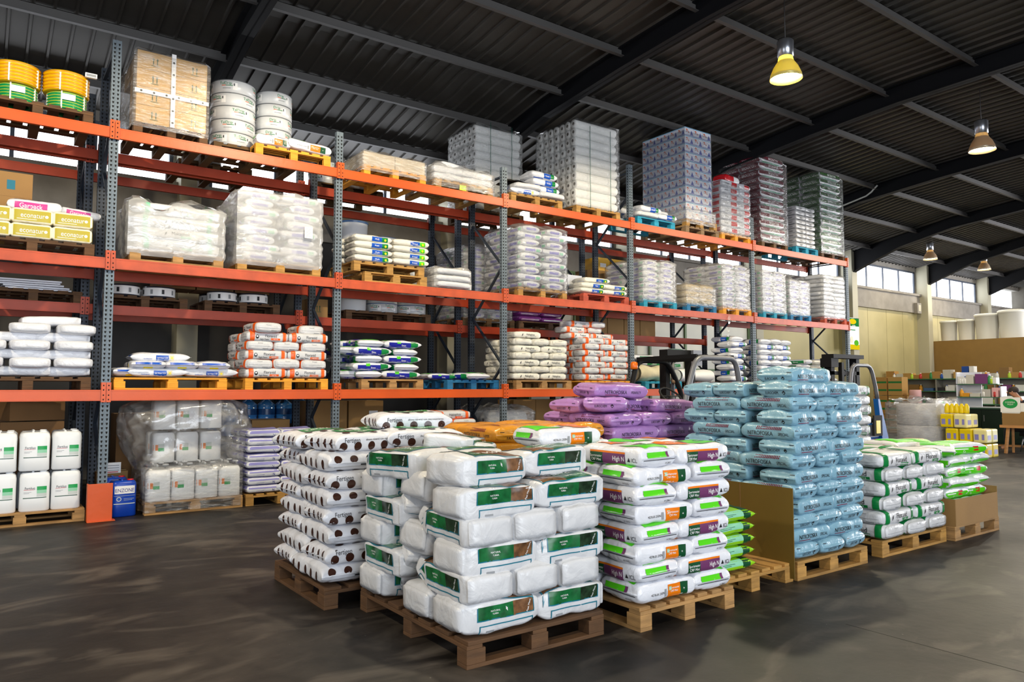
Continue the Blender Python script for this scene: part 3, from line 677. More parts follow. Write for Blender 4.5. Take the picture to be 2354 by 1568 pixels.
# ------------------------------------------------------------------ pallet racking
UX = [-2.78, 0, 2.781, 5.591, 8.438, 12.038, 15.696]; UT = [5.58, 5.58, 5.05, 5.05, 5.6, 5.1, 4.66]
LZ = [1.4366, 2.9557, 4.4917]; ST = [z+.03 for z in LZ]
UPM = mat('blue_grey_upright_paint', '#66727c', .5, .2, var=.12, vscale=3); UPD = mat('shaded_navy_upright', '#2b333f', .5, .2, var=.12); HOLE = mat('slot_shadow', '#07080a', .9)  # UPD: shade on rear posts and braces painted in as darker navy
BEAM = mat('orange_beam_paint', '#cc500c', .42, var=.1, vscale=2.2, bump=.08, bscale=10); BEAM2 = mat('worn_orange_beam_paint', '#ba4a22', .5, var=.16, vscale=6); REARB = mat('rear_beam_red', '#a8360f', .5, var=.12)  # rear beams get a darker, redder colour
def upright_mesh(H, m, d=1):
    u = M(); w, t = .048, .035
    u.box(-w, w, -t, t, 0, H, m).box(-.006, .006, -t-.004, -t, .0, H, m)
    zz = .08
    while zz < H-.03:
        for c in (-.024, .024):
            y = -t-.0012
            u.add([(c-.011, y, zz+.012), (c+.011, y, zz+.012), (c+.008, y, zz-.006), (c, y, zz-.018), (c-.008, y, zz-.006)], [(0, 1, 2, 3, 4)], HOLE)
        for sx in (-1, 1): u.add([(sx*(w+.001), -.01, zz+.01), (sx*(w+.001), .01, zz+.01), (sx*(w+.001), .01, zz-.012), (sx*(w+.001), -.01, zz-.012)], [(0, 1, 2, 3)], HOLE)
        zz += .05
    u.box(-.075, .075, -.06, .06, 0, .008, m)
    return u.mesh('upright', fix=False)
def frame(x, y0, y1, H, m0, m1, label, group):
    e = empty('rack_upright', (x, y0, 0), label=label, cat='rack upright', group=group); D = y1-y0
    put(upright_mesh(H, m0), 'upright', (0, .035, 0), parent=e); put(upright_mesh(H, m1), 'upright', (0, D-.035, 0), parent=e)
    z = .25; s = 0; nb = 0
    while z+.85 < H:
        a, b = (.07, D-.07) if s == 0 else (D-.07, .07)
        M().bar((.012, a, z), (.012, b, z+.8), .028, .038, UPD).build('brace', e); z += .8; s = 1-s; nb += 1
    for zz in (.2, H-.15): M().bar((-.014, .07, zz), (-.014, D-.07, zz), .028, .038, UPD).build('brace', e)
    return e
XN = ['leftmost, beyond the picture edge', 'beside the blue canister', 'second from left', 'third from left', 'fourth from left', 'fifth from left', 'at the far right end']
for i, (x, h) in enumerate(zip(UX, UT)):
    if i == 0: continue
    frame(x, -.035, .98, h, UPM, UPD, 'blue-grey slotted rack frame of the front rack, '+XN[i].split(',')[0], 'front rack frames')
for i, x in enumerate(UX[1:6]):
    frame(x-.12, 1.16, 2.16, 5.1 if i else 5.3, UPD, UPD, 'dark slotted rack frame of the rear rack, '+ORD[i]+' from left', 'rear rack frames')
BN = ['leftmost bay', 'second bay from left', 'third bay from left', 'fourth bay from left', 'fifth bay from left', 'far right bay']
def beam(xa, xb, y, z, m, label, group, face=-1, conn=True):
    e = empty('shelf_beam', (xa, y, z), label=label, cat='shelf beam', group=group)
    b = M(); L = xb-xa; b.box(.05, L-.05, -.022, .022, -.095, .03, m).box(.05, L-.05, -.024, -.022, .012, .022, m).box(.05, L-.05, -.024, -.022, -.088, -.078, m)
    b.build('beam', e, bev=.004)
    for a in ((.0025, .05), (L-.05, L-.0025)) if conn else ():
        c = M(); c.box(a[0], a[1], -.032 if face < 0 else .02, -.023 if face < 0 else .03, -.11, .115, m)
        ex = (a[1]-.004, a[1]) if a[0] < .1 else (a[0], a[0]+.004); c.box(ex[0], ex[1], -.03, .03, -.11, .115, m)
        for q in (-.08, -.03, .03, .08): c.box((a[0]+a[1])/2-.006, (a[0]+a[1])/2+.006, (-.0335 if face < 0 else .03), (-.032 if face < 0 else .0315), q-.008, q+.008, HOLE)
        c.build('connector', e)
    return e
for li, (z, nm) in enumerate(zip(LZ, ('lower', 'middle', 'top'))):
    for i in range(6):
        beam(UX[i], UX[i+1], -.05, z, BEAM2 if li == 1 else BEAM, f'orange front beam of the {nm} shelf, {BN[i]}', 'front shelf beams')
        beam(UX[i], UX[i+1], 1.0, z, REARB, f'orange rear beam of the {nm} shelf, {BN[i]}', 'rear beams of the front rack', 1)
RZ = [2.53, 4.4917]
for z, nm in zip(RZ, ('middle', 'top')):
    for i in range(5):
        a, b = UX[i]-.12, UX[i+1]-.12
        beam(a, b, 1.145, z, REARB, f'orange front beam of the rear rack {nm} shelf, {BN[i]}', 'rear rack beams')
        beam(a, b, 2.175, z, REARB, f'orange back beam of the rear rack {nm} shelf, {BN[i]}', 'rear rack beams', 1)
RT = [z+.03 for z in RZ]
gd = M(); gd.box(-.16, .09, -.17, -.155, 0, .42, BEAM).box(-.16, -.145, -.155, -.08, 0, .42, BEAM).box(-.16, .12, -.2, -.08, 0, .01, BEAM)
gd.build('upright_guard', label='scratched orange steel guard plate at the foot of the rack upright', cat='rack guard', bev=.004)
# ------------------------------------------------------------------ sacks stacked on the floor pallets
def five(key, x0, y0, z0, W, rows, pitch, desc, group, start='A', jit=1., L=None, b=None, full=2, side_back=True, skip=(), rzflip=None, tail='', keyb=None):
    dl, dw = DESIGN[key]()[:2]; L = L or dl; b = b or dw
    for k in range(rows):
        A = (k % 2 == 0) == (start == 'A'); z = z0+k*pitch; rn = rowlab(k, rows)
        dx = R.uniform(-.012, .012)*jit; dy = R.uniform(-.012, .012)*jit
        front = [(x0+W*(i+.5)/2, y0+b/2, 0, ('left', 'right')[i]+' half of front') for i in range(2)] if A else [(x0+W*(i+.5)/3, y0+L/2, PI/2, ('left', 'middle', 'right')[i]+' of front, end on') for i in range(3)]
        back = [(x0+W*(i+.5)/3, y0+b+L/2, PI/2, 'back '+('left', 'middle', 'right')[i]) for i in range(3)] if A else [(x0+W*(i+.5)/2, y0+L+b/2, 0, 'back '+('left', 'right')[i]) for i in range(2)]
        if k < rows-full: back = back[:1] if side_back else []
        for x, y, rz, pos in front+back:
            if (k, pos.split(',')[0]) in skip: continue
            rr = rz+(PI if (rzflip and rzflip(k, pos)) else 0)
            lay(keyb if (keyb and rz) else key, x+dx, y+dy, z, rr, f'{desc}, {rn}, {pos}{tail}', group, j=jit)
# 1 --- white peat bales nearest the camera
pallet(.95, -6.25, 0, .98, 1.34, 'x', 'brown', 'weathered brown pallet under the white peat bales, nearest the camera', boards=7)
G = 'white bales of peat'
PT = .155; z0 = .142
def peat(x, y, z, rz, lab, **kw): return lay('peat', x, y, z, rz, 'white '+lab, G, 'peat_bale', cat='sack', **kw)
for k in range(5):
    z = z0+k*PT; rn = rowlab(k, 6)
    if k % 2 == 0:
        peat(1.205+R.uniform(-.01, .01), -6.06, z, 0, f'green-printed bale lying along the front left, {rn}')
        peat(1.70, -6.06, z, PI, f'green-printed bale lying along the front right, {rn}')
        peat(1.205, -5.72, z, 0, f'bale showing its plain end on the left side, second from front, {rn}') if k == 0 else None
        if k > 0: peat(1.23, -5.6, z+.02, 0, f'bale behind the front pair at the left, {rn}', tilt=(0, .1))
    else:
        for i, nm in enumerate(('printed side showing left', 'middle', 'right')):
            peat(1.11+.325*i, -5.97, z, PI/2, f'bale end on at the front, {nm}, {rn}')
    if k % 2 == 0: peat(1.19, -5.13, z, 0, f'bale at the back of the left side, plain end showing, {rn}')
    else: peat(1.09, -5.22, z, PI/2, f'bale at the back of the left side, green print showing, {rn}')
# bales slumped into the gap half way along the left side
for x, y, z, t, rz, lab in ((1.12, -5.48, .30, (0, .85), -.35, 'bale slumped steeply in the lower gap of the left side'), (1.14, -5.66, .27, (0, -.7), .3, 'bale slumped towards the front in the lower gap of the left side'),
                            (1.12, -5.45, .60, (0, .8), -.35, 'bale slumped steeply in the upper gap of the left side'), (1.14, -5.68, .575, (0, -.75), .35, 'bale slumped towards the front in the upper gap of the left side')):
    e = lay('peat', x, y, z, PI/2+rz, 'white '+lab, G, 'peat_bale', tilt=t); e.scale = (.72, .8, .8)
z = z0+5*PT
for x, y, dz, rz, t, lab in ((1.2, -5.98, .0, .18, (0, .02), 'bale on top at the front, dark picture and white end'), (1.72, -5.9, .005, PI+.1, (.04, 0), 'bale on top at the front right corner'),
                             (1.08, -5.33, .0, PI/2+.22, (-.03, .02), 'bale on top at the left back with a folded white flap'), (1.43, -5.45, .0, PI/2-.1, (0, 0), 'bale on top in the middle, picture side up'),
                             (1.64, -5.22, .0, .9, (.0, .03), 'bale on top at the back right')):
    peat(x, y, z+dz, rz, lab, tilt=t)
peat(1.52, -5.2, z+.13, .75, 'twisted bale lying loose on the very top', tilt=(.1, .04)).scale = (1, 1, .62)
# 2 --- white sacks with brown dots
pallet(.74, -4.8, 0, 1.18, 1.02, 'y', 'brown', 'brown pallet under the white sacks with brown dots')
five('dots', .76, -4.79, .142, 1.14, 7, .125, 'white sack with brown dots', 'brown-dotted sacks', L=.57, b=.4, jit=1.7, keyb='dots2', start='B')
G = 'brown-dotted sacks'; z = .142+7*.125
for x, y, rz, dz, lab in ((1.08, -4.52, .2, 0, 'top layer, near left corner'), (.98, -4.1, .1, 0, 'top layer, far left corner'), (1.56, -4.55, -.12, .01, 'top layer, front right, lettered side showing'), (1.5, -4.05, .05, .0, 'top layer, back right'), (1.62, -4.28, -.1, .12, 'highest of all, beside the amber sacks')):
    lay('dots', x, y, z+dz, rz, 'white sack with brown dots, '+lab, G)
# 3 --- white sacks with orange, purple and green panels
pallet(2.13, -6.36, 0, .9, 1.1, 'y', 'fresh', 'pale pallet under the white sacks with orange and purple panels')
D3 = 'white sack with purple, green and orange panels'; G = 'multicoloured panel sacks'
for k in range(7):
    z = .142+k*.119; rn = rowlab(k, 8); dx = R.uniform(-.015, .015)
    if k % 2 == 0:
        lay('icl', 2.38+dx, -6.18, z, 0, f'{D3}, {rn}, orange side to front', G); lay('icl', 2.82+dx, -6.1, z, PI/2, f'{D3}, {rn}, right end', G)
        lay('icl', 2.38, -5.8, z, 0, f'{D3}, {rn}, left side behind the front', G)
    else:
        lay('icl', 2.31+dx, -6.1, z, PI/2, f'{D3}, {rn}, left end', G); lay('icl', 2.76+dx, -6.18, z, PI, f'{D3}, {rn}, purple side to front', G)
        lay('icl', 2.38, -5.62, z, 0, f'{D3}, {rn}, left side behind the front', G)
z = .142+7*.119
for x, y, rz, lab in ((2.31, -6.08, PI/2+.06, 'top row, front left'), (2.76, -6.17, PI, 'top row, front right'), (2.75, -5.78, .1, 'top row, back right'), (2.3, -5.52, .02, 'top row, back left')):
    lay('icl', x, y, z, rz, f'{D3}, {lab}', G)
lay('icl', 2.14, -5.55, z+.1, -.06, f'{D3}, loose on the very top at the left', G)
# 4 --- five bright green bags on a half empty pallet
pallet(3.02, -6.2, 0, .93, 1.0, 'y', 'yellow', 'honey-coloured half-empty pallet holding five bright green bags')
for k in range(5): lay('green', 3.25+R.uniform(-.015, .015), -5.98, .144+k*.088, 0, f'bright green bag, {rowlab(k, 5)}, on the half-empty pallet', 'bright green bags', None)
# 5 --- the tall stack of pale blue sacks and its cardboard side
pallet(3.98, -6.22, 0, 1.02, 1.0, 'x', 'yellow', 'honey-coloured pallet under the tall pale blue stack')
for k in range(12):
    A = k % 2 == 1; z = .142+k*.114; rn = rowlab(k, 13); dx = R.uniform(-.015, .015); D = 'pale blue sack'; G = 'pale blue sacks'
    if A:
        for i in range(2): lay('blue', 4.22+.5*i+dx, -6.05, z, 0, f'{D}, {rn}, {("left", "right")[i]} half of front', G, j=1.4)
        for i in range(2): lay('blue', 4.225, -5.62+.34*i, z, 0, f'{D}, {rn}, end on at left side, {("nearer", "farther")[i]}', G)
    else:
        for i in range(3): lay('blue', 4.14+.335*i+dx, -5.97, z, PI/2, f'{D}, {rn}, {("left", "middle", "right")[i]} of front, end on', G, j=1.4)
        lay('blue', 4.14, -5.46, z, PI/2, f'{D}, {rn}, far part of left side', G)
    if k >= 10:
        for i in range(2): lay('blue', 4.62, -5.6+.35*i, z, 0, f'{D}, {rn}, behind at the right, {("nearer", "farther")[i]}', G)
lay('blue', 4.28, -6.0, .142+12*.114, .06, 'pale blue sack on the very top, lettered side to the camera', G)
lay('blue', 4.68, -5.92, .142+12*.114, .5, 'pale blue sack on the very top, turned away at the right', G)
CARD = mat('brown_cardboard', '#94703f', .75, var=.08, vscale=2, bump=.05, bscale=60); CARD2 = mat('mustard_cardboard', '#624c0c', .7, var=.06); CARD3 = mat('dark_cardboard', '#7d5a34', .8, var=.1, vscale=2)
cp = M(); cp.box(3.908, 3.916, -6.24, -5.25, .03, .715, CARD2).box(3.906, 3.9075, -5.76, -5.755, .03, .715, CARD3)
cp.build('cardboard_sheet', label='upright mustard cardboard sheet against the left side of the pale blue stack', cat='cardboard sheet')
# 6 --- white and green lettered sacks, then the lime ones behind a cardboard collar
pallet(5.28, -6.2, 0, 1.2, 1.0, 'x', 'yellow', 'honey-coloured pallet under the white sacks with dark green bands')
five('turf', 5.27, -6.22, .142, 1.2, 6, .124, 'white sack with dark green bands', 'green-banded sacks', start='B', L=.57, b=.39, full=1)
pallet(6.55, -6.25, 0, 1.0, 1.1, 'x', 'fresh', 'pale pallet under the cardboard collar of lime sacks')
cl = M(); cl.box(6.56, 7.5, -6.26, -6.252, .142, .40, CARD).box(7.5, 7.508, -6.26, -5.3, .142, .46, CARD).box(6.55, 6.558, -6.26, -5.3, .142, .40, CARD)
cl.build('cardboard_collar', label='low brown cardboard collar around the lime and white sacks', cat='cardboard tray')
G = 'lime and white sacks'; D = 'lime and white sack'
for k in range(6):
    z = .145+k*.108; rn = rowlab(k, 7)
    if k % 2 == 0:
        for i in range(2): lay('lime', 6.81+.43*i, -5.99, z, (.04, -.04)[i]+PI*i, f'{D}, {rn}, {("left", "right")[i]} half of front', G, j=1.5)
        lay('lime', 6.78, -5.53, z, PI/2, f'{D}, {rn}, back left', G)
    else:
        for i in range(3): lay('lime', 6.76+.28*i, -5.94, z, PI/2+R.uniform(-.06, .06), f'{D}, {rn}, {("left", "middle", "right")[i]} of front, end on', G, j=1.5)
for i, (x, y, rz) in enumerate(((6.75, -6.0, .4), (7.15, -6.02, -.3), (7.2, -5.6, .5), (6.78, -5.55, 1.2))):
    lay('lime', x, y, .145+6*.108, rz, f'{D}, tossed loosely on top, {("front left", "front right", "back right", "back left")[i]}', G, j=2)
# 7 --- second row of pallets: amber and lilac sacks
pallet(2.15, -4.75, 0, 1.2, 1.0, 'x', 'yellow', 'pallet under the amber sacks, mostly hidden behind other stacks')
five('amber', 2.13, -4.76, .142, 1.2, 8, .127, 'amber yellow sack', 'amber sacks', start='A', L=.57, b=.39, full=2, side_back=False)
pallet(3.42, -4.75, 0, 1.2, 1.0, 'x', 'yellow', 'pallet under the lilac sacks, mostly hidden behind other stacks')
five('lilac', 3.4, -4.78, .142, 1.22, 9, .122, 'lilac sack', 'lilac sacks', start='B', L=.58, b=.4, full=2, side_back=False)
G = 'lilac sacks'; z = .142+9*.122
for x, y, rz, dz, t, lab in ((3.62, -4.5, .7, .0, (0, .1), 'tilted on the pile, slanting down to the left'), (4.3, -4.55, .0, -.01, (0, .04), 'on the pile at the right'), (3.6, -4.2, .1, .0, (0, 0), 'on the pile at the back left'), (3.98, -4.35, -.05, .0, (0, 0), 'on the pile in the middle'),
                             (3.74, -4.42, -.25, .145, (.05, .02), 'on the very top, front'), (3.88, -4.2, .15, .15, (0, 0), 'on the very top, back')):
    lay('lilac', x, y, z+dz, rz, 'lilac sack '+lab, G, tilt=t)
pallet(6.7, -4.75, 0, 1.2, 1.0, 'x', 'yellow', 'pallet under the green-banded sacks standing behind the pale blue stack')
five('turf', 6.72, -4.75, .142, 1.15, 11, .124, 'dark-green-banded white sack behind the blue stack', 'green-banded sacks behind', full=1, side_back=False)
# ------------------------------------------------------------------ goods on the front rack, top shelf
T1, T2, T3 = ST; PH = .144
def carton_mesh(W, D, H, m, prints=(), tape=True):
    c = M(); c.box(-W/2, W/2, -D/2, D/2, 0, H, m)
    if tape: c.box(-W/2-.001, W/2+.001, -.024, .024, H, H+.001, TAN); c.box(-W/2, W/2, -.002, .002, H+.001, H+.0015, CARD3)
    if prints: decals(c, list(prints), H, .0012)
    return c.mesh('carton', .004)
def carton(W, D, H, loc, label, m=None, prints=(), rz=0., group='cardboard cartons', name='cardboard_carton', cat='box', rot=None, tape=True):
    return put(carton_mesh(W, D, H, m or CARD, prints, tape), name, loc, rz, label, cat, group, rot=rot)
def this_up(H, xs):
    p = []
    for x in xs:
        for d in (-.022, .022): p += [('R', 'f', x+d-.005, x+d+.005, -.045, .02, DGR), ('P', 'f', [(x+d-.013, .018), (x+d+.013, .018), (x+d, .045)], DGR)]
        p.append(('R', 'f', x-.045, x+.045, -.06, -.053, DGR))
    return p
# coils of garden hose
def hose_mesh(r0, r1, h, m, n=5, stripe=None):
    c = M(); pr = [(r0, 0)]; st = h/n
    for i in range(n):
        for a in (0, .25, .5, .75, 1): pr.append((r1-.012+.014*math.sin(PI*a), st*(i+a)))
    pr += [(r0, h)]; c.lathe(pr, (0, 0, 0), m, 48, cap=False); c.lathe([(r0, 0), (r0, h)], (0, 0, 0), m, 32, cap=False)
    if stripe:
        for i in range(n): c.lathe([(r1+.003, st*(i+.44)), (r1+.0035, st*(i+.56))], (0, 0, 0), stripe, 48, cap=False)
    return c
HY = mat('yellow_hose', '#d9a800', .3, coat=.3); HG = mat('green_hose', '#0a8a4a', .3, coat=.3); HOR = mat('orange_hose_line', '#b8560a', .4)
pallet(-1.3, -.03, T3, 1.08, 1.0, 'y', 'brown', 'brown pallet with coiled hoses on the top shelf at far left', 'shelf pallets')
for x, y, z, m, st, lab in ((-.95, .27, 0, HG, YEL, 'coil of green hose with yellow lines, lower left, on the top shelf'), (-.47, .22, 0, HG, YEL, 'coil of green hose with yellow lines, lower right, on the top shelf'),
                            (-.96, .25, .2, HY, HOR, 'coil of yellow hose with orange lines, upper left, on the top shelf'), (-.48, .22, .2, HY, HOR, 'coil of yellow hose with orange lines, upper right, on the top shelf')):
    e = empty('hose_coil', (x, y, T3+PH+z), label=lab, cat='hose', group='coiled garden hoses')
    hose_mesh(.12, .2 if m is HG else .235, .2 if m is HG else .235, m, 6, st).build('coil', e)
    for a in (-1.9, -.6, 1.3): M().box(.19 if m is HG else .226, .206 if m is HG else .241, -.006, .006, 0, .2, WHI, Matrix.Rotation(a, 4, 'Z')).build('strap', e)
    if m is HG: t = M(); t.box(-.07, .07, -.204, -.2, .1, .17, WHI); t.build('paper_tag', e)
hx = M(); hx.box(-.06, .06, -.02, .02, 0, .05, WHI).box(-.05, .05, -.021, -.02, .01, .04, GRY); hx.build('parcel_tag', loc=(-.25, .04, T3+PH+.42), label='small white box label leaning on the upper right yellow hose', cat='label', group=None)
# cartons under film with a taped white cross
pallet(.2, -.02, T3, .84, 1.0, 'y', 'brown', 'brown pallet under the film-wrapped cartons on the top shelf', 'shelf pallets')
bi = 0
for k in range(4):
    for i in range(2):
        for j in range(2):
            if j == 1 and k < 3: continue
            carton(.395, .47, .218, (.42+.4*i, .235+.48*j, T3+PH+k*.222), f'brown carton with arrows, {rowlab(k, 4)}, {("left", "right")[i]}{" back" if j else ""}, in the wrapped pile', m=mat('lamplit_cardboard', '#c39c63', .7, var=.06), prints=this_up(.218, (.0 if i == 0 else .05,)), group='cartons in the wrapped pile')  # lighter cardboard copy, the nearby lamp's light put into its colour
cr = M(); TAPEW = mat('white_printed_tape', '#e6e6ea', .4)
cr.box(.60, .65, -.018, -.014, T3+.1, T3+1.06, TAPEW).box(.2, 1.04, -.022, -.018, T3+.5, T3+.55, TAPEW)
for q in range(6): cr.lathe([(.0, -.0235), (.013, -.0235)], (.625, 0, T3+.2+q*.15), BK, 12, 'y', cap=False); cr.lathe([(.0, -.024), (.013, -.024)], (.27+q*.14, 0, T3+.525), BK, 12, 'y', cap=False)
cr.v = [(a-.625, b, c-T3-.1) for a, b, c in cr.v]
cr.build('packing_tape', loc=(.625, 0, T3+.1), label='white printed tape crossing over the wrapped brown cartons', cat='tape')
film(.18, 1.05, -.03, .98, T3+.08, T3+PH+.91, 'crumpled clear film around the brown cartons on the top shelf', seed=3, amp=.02)
# reels of drip line
REEL = mat('grey_white_drip_reel', '#d0d2d5', .3, var=.04); REELB = mat('blue_edged_reel', '#3a5a88', .35); DARKL = mat('reel_groove', '#55585c', .5)
def reel_mesh(r, h, blue=False, txt='TalDrip'):
    c = M(); c.lathe([(.1, 0), (r-.01, 0), (r, .006), (r, h-.006), (r-.01, h), (.1, h)], (0, 0, 0), REEL, 44); c.lathe([(r+.001, h-.012), (r+.001, h-.002)], (0, 0, 0), REELB if blue else DARKL, 44, cap=False)
    tv, tf = text_geo(txt)
    for ph in (-2.6, -1.5, -.3, .9, 2.1):
        c.add([((r+.002)*math.cos(ph+x*.036/r), (r+.002)*math.sin(ph+x*.036/r), h*.6+y*.036) for x, y in tv], tf, GRN)
        for zz, m, q in ((h*.5, RDO, 0), (h*.5, GRN, .18), (h*.28, GRY, .05)): c.grid(lambda u, v: ((r+.0015)*math.cos(ph+q+(u-.5)*.36), (r+.0015)*math.sin(ph+q+(u-.5)*.36), zz+v*.008), 6, 1, m)
        c.grid(lambda u, v: ((r+.0016)*math.cos(ph+.32+u*.2), (r+.0016)*math.sin(ph+.32+u*.2), h*.2+v*h*.55), 5, 1, WHI)
        c.grid(lambda u, v: ((r+.0026)*math.cos(ph+.35+u*.06), (r+.0026)*math.sin(ph+.35+u*.06), h*.5+v*h*.2), 3, 1, DARKL)
    return c.mesh('reel')
RL = [reel_mesh(.285, .172), reel_mesh(.245, .172, txt='Drip'), reel_mesh(.285, .17, True), reel_mesh(.25, .15, True)]
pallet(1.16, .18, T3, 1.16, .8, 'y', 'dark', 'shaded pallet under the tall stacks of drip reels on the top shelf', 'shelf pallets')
for k in range(5): put(RL[0], 'drip_reel', (1.47, .48, T3+PH+k*.175), k*2.5*.2, f'grey-white drip line reel, left stack, {rowlab(k, 5)}, top shelf', 'reel', 'drip line reels')
for k in range(5): put(RL[1], 'drip_reel', (2.02, .5, T3+PH+k*.175), .3+k*.2, f'grey-white drip line reel, right stack, {rowlab(k, 5)}, top shelf', 'reel', 'drip line reels')
for k in range(5): put(RL[1], 'drip_reel', (1.32, 1.42, RT[1]+PH+k*.175), .3+k*.9, f'grey drip line reel in the stack behind the wrapped cartons, {rowlab(k, 5)}', 'reel', 'drip line reels')
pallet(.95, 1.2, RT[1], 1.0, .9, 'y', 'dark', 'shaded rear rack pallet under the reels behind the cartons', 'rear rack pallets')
pallet(1.62, -.04, T3, 1.02, .2+.0, 'x', 'amber', 'bright yellow pallet with two loose sacks at the front of the top shelf', 'shelf pallets', boards=3) if False else None
pallet(1.62, -.06, T3, 1.02, .24, 'y', 'amber', 'short bright yellow pallet with two loose sacks on the top shelf', 'shelf pallets')
lay('icl', 1.86, .02, T3+PH, 0, 'white sack with lime panel lying on the short yellow pallet, top shelf', 'loose sacks', tilt=(0, 0)).scale = (.9, .5, 1)
lay('icl', 2.34, .0, T3+PH, .0, 'white sack with orange and green panels on the short yellow pallet, top shelf', 'loose sacks', tilt=(0, .05)).scale = (1.15, .5, 1)
# third bay, top shelf
pallet(3.15, -.03, T3, 1.0, 1.0, 'y', 'amber', 'yellow pallet under the low beige wrapped load, top shelf third bay', 'shelf pallets')
SHK = mat('beige_wrapped_goods', '#c8b8a0', .45, var=.1)
for i in range(2): carton(.49, .9, .2, (3.4+.5*i, .45, T3+PH), f'low beige carton in the wrapped load, {("left", "right")[i]}, top shelf third bay', SHK, group='wrapped beige cartons')
film(3.12, 4.18, -.04, .96, T3+.06, T3+PH+.215, 'milky film tight over the low beige load on the top shelf', FILM3, seed=5, topn=.05)
pallet(4.32, -.03, T3, 1.05, 1.0, 'y', 'yellow', 'yellow pallet with a lime tag under the low white sacks, top shelf', 'shelf pallets')
for k in range(2):
    for i in range(2): lay('plain', 4.58+.53*i, .2, T3+PH+k*.112, 0, f'white sack under film, {rowlab(k, 2)}, {("left", "right")[i]}, top shelf third bay', 'wrapped white sacks')
    lay('plain', 4.5, .6, T3+PH+k*.112, PI/2, f'white sack under film, {rowlab(k, 2)}, back left, top shelf third bay', 'wrapped white sacks')
lay('plain', 4.75, .35, T3+PH+.224, .2, 'white sack under film on top of the low pile, top shelf third bay', 'wrapped white sacks')
film(4.28, 5.4, -.04, .96, T3+.03, T3+PH+.24, 'loose clear film over the low white sacks on the top shelf', FILM3, seed=6, topn=.07, amp=.02)
M().box(4.74, 4.86, -.036, -.032, T3+.02, T3+.1, mat('lime_tag', '#c8e020', .5)).build('pallet_tag', label='lime yellow tag on the pallet of low white sacks', cat='tag')
for x, y, k, bl in ((3.2, 1.5, 0, 0), (3.2, 1.5, 1, 0), (3.75, 1.5, 0, 3), (3.75, 1.5, 1, 3)):
    put(RL[2 if bl else 0], 'drip_reel', (x, y, RT[1]+PH+k*.178), 1.2*k, f'{"blue-rimmed" if bl else "white"} reel on the rear rack top shelf behind the beige load, {rowlab(k, 2)}', 'reel', 'drip line reels')
pallet(2.9, 1.2, RT[1], 1.15, .9, 'x', 'dark', 'shaded rear rack pallet behind the low beige load', 'rear rack pallets')
# rolls of white paper lying along x, their ends to the left
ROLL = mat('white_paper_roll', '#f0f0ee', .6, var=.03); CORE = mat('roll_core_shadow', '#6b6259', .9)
def roll_mesh(L, r):
    c = M(); c.lathe([(.028, 0), (r*.93, 0), (r, .02), (r, L-.02), (r*.93, L), (.028, L), (.028, L-.05)], (0, 0, 0), ROLL, 20, 'x', cap=False)
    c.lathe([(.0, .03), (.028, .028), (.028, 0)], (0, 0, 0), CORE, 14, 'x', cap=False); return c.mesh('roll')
def rolls(x0, L, y0, ny, z0, nz, r, lab, group, deep=True):
    me = roll_mesh(L, r)
    for k in range(nz):
        for j in range(ny):
            put(me, 'paper_roll', (x0+R.uniform(-.012, .012), y0+r+2*r*j+(r*.25 if k % 2 else 0), z0+r+k*2*r*.985), 0, f'white paper roll, {lab}, {rowlab(k, nz)}, {ORD[j]} from front', 'paper roll', group)
pallet(7.12, -.03, T3, 1.05, 1.15, 'y', 'yellow', 'yellow pallet under the tall pile of paper rolls, top shelf', 'shelf pallets')
rolls(7.16, .98, .0, 7, T3+PH+.005, 10, .0785, 'tall pile showing round cores', 'paper rolls, front rack')
film(7.13, 8.17, -.03, 1.14, T3+.1, T3+PH+1.57, 'clear film around the tall pile of paper rolls showing round cores', seed=8, amp=.006, rows=10, m=filmm('thin_film', .09))
GLINE = mat('green_strap', '#1f5a4a', .5)
for lb, xx, yy, zz0, zz1 in (('tall pile of paper rolls with cores, left', 7.44, -.036, T3+.12, T3+1.6), ('tall pile of paper rolls with cores, right', 7.93, -.036, T3+.12, T3+1.6), ('film-wrapped paper rolls behind, left', 6.15, 1.19, RT[1]+.1, RT[1]+1.75), ('film-wrapped paper rolls behind, right', 6.62, 1.19, RT[1]+.1, RT[1]+1.75)):
    s = M(); s.tube([(0, 0, i/8*(zz1-zz0)) if i % 2 else (.004, 0, i/8*(zz1-zz0)) for i in range(9)], .005, GLINE, 5); s.build('packing_strap', loc=(xx, yy, zz0), label='thin dark green strap down the '+lb, cat='strap', group='green straps')
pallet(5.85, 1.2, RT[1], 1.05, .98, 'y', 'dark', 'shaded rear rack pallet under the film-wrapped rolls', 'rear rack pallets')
rolls(5.88, .98, 1.24, 6, RT[1]+PH+.005, 10, .0785, 'film-wrapped pile behind', 'paper rolls, rear rack')
film(5.84, 6.9, 1.2, 2.2, RT[1]+.1, RT[1]+PH+1.57, 'shiny crumpled film around the rolls on the rear rack', seed=9, amp=.02, rows=10)
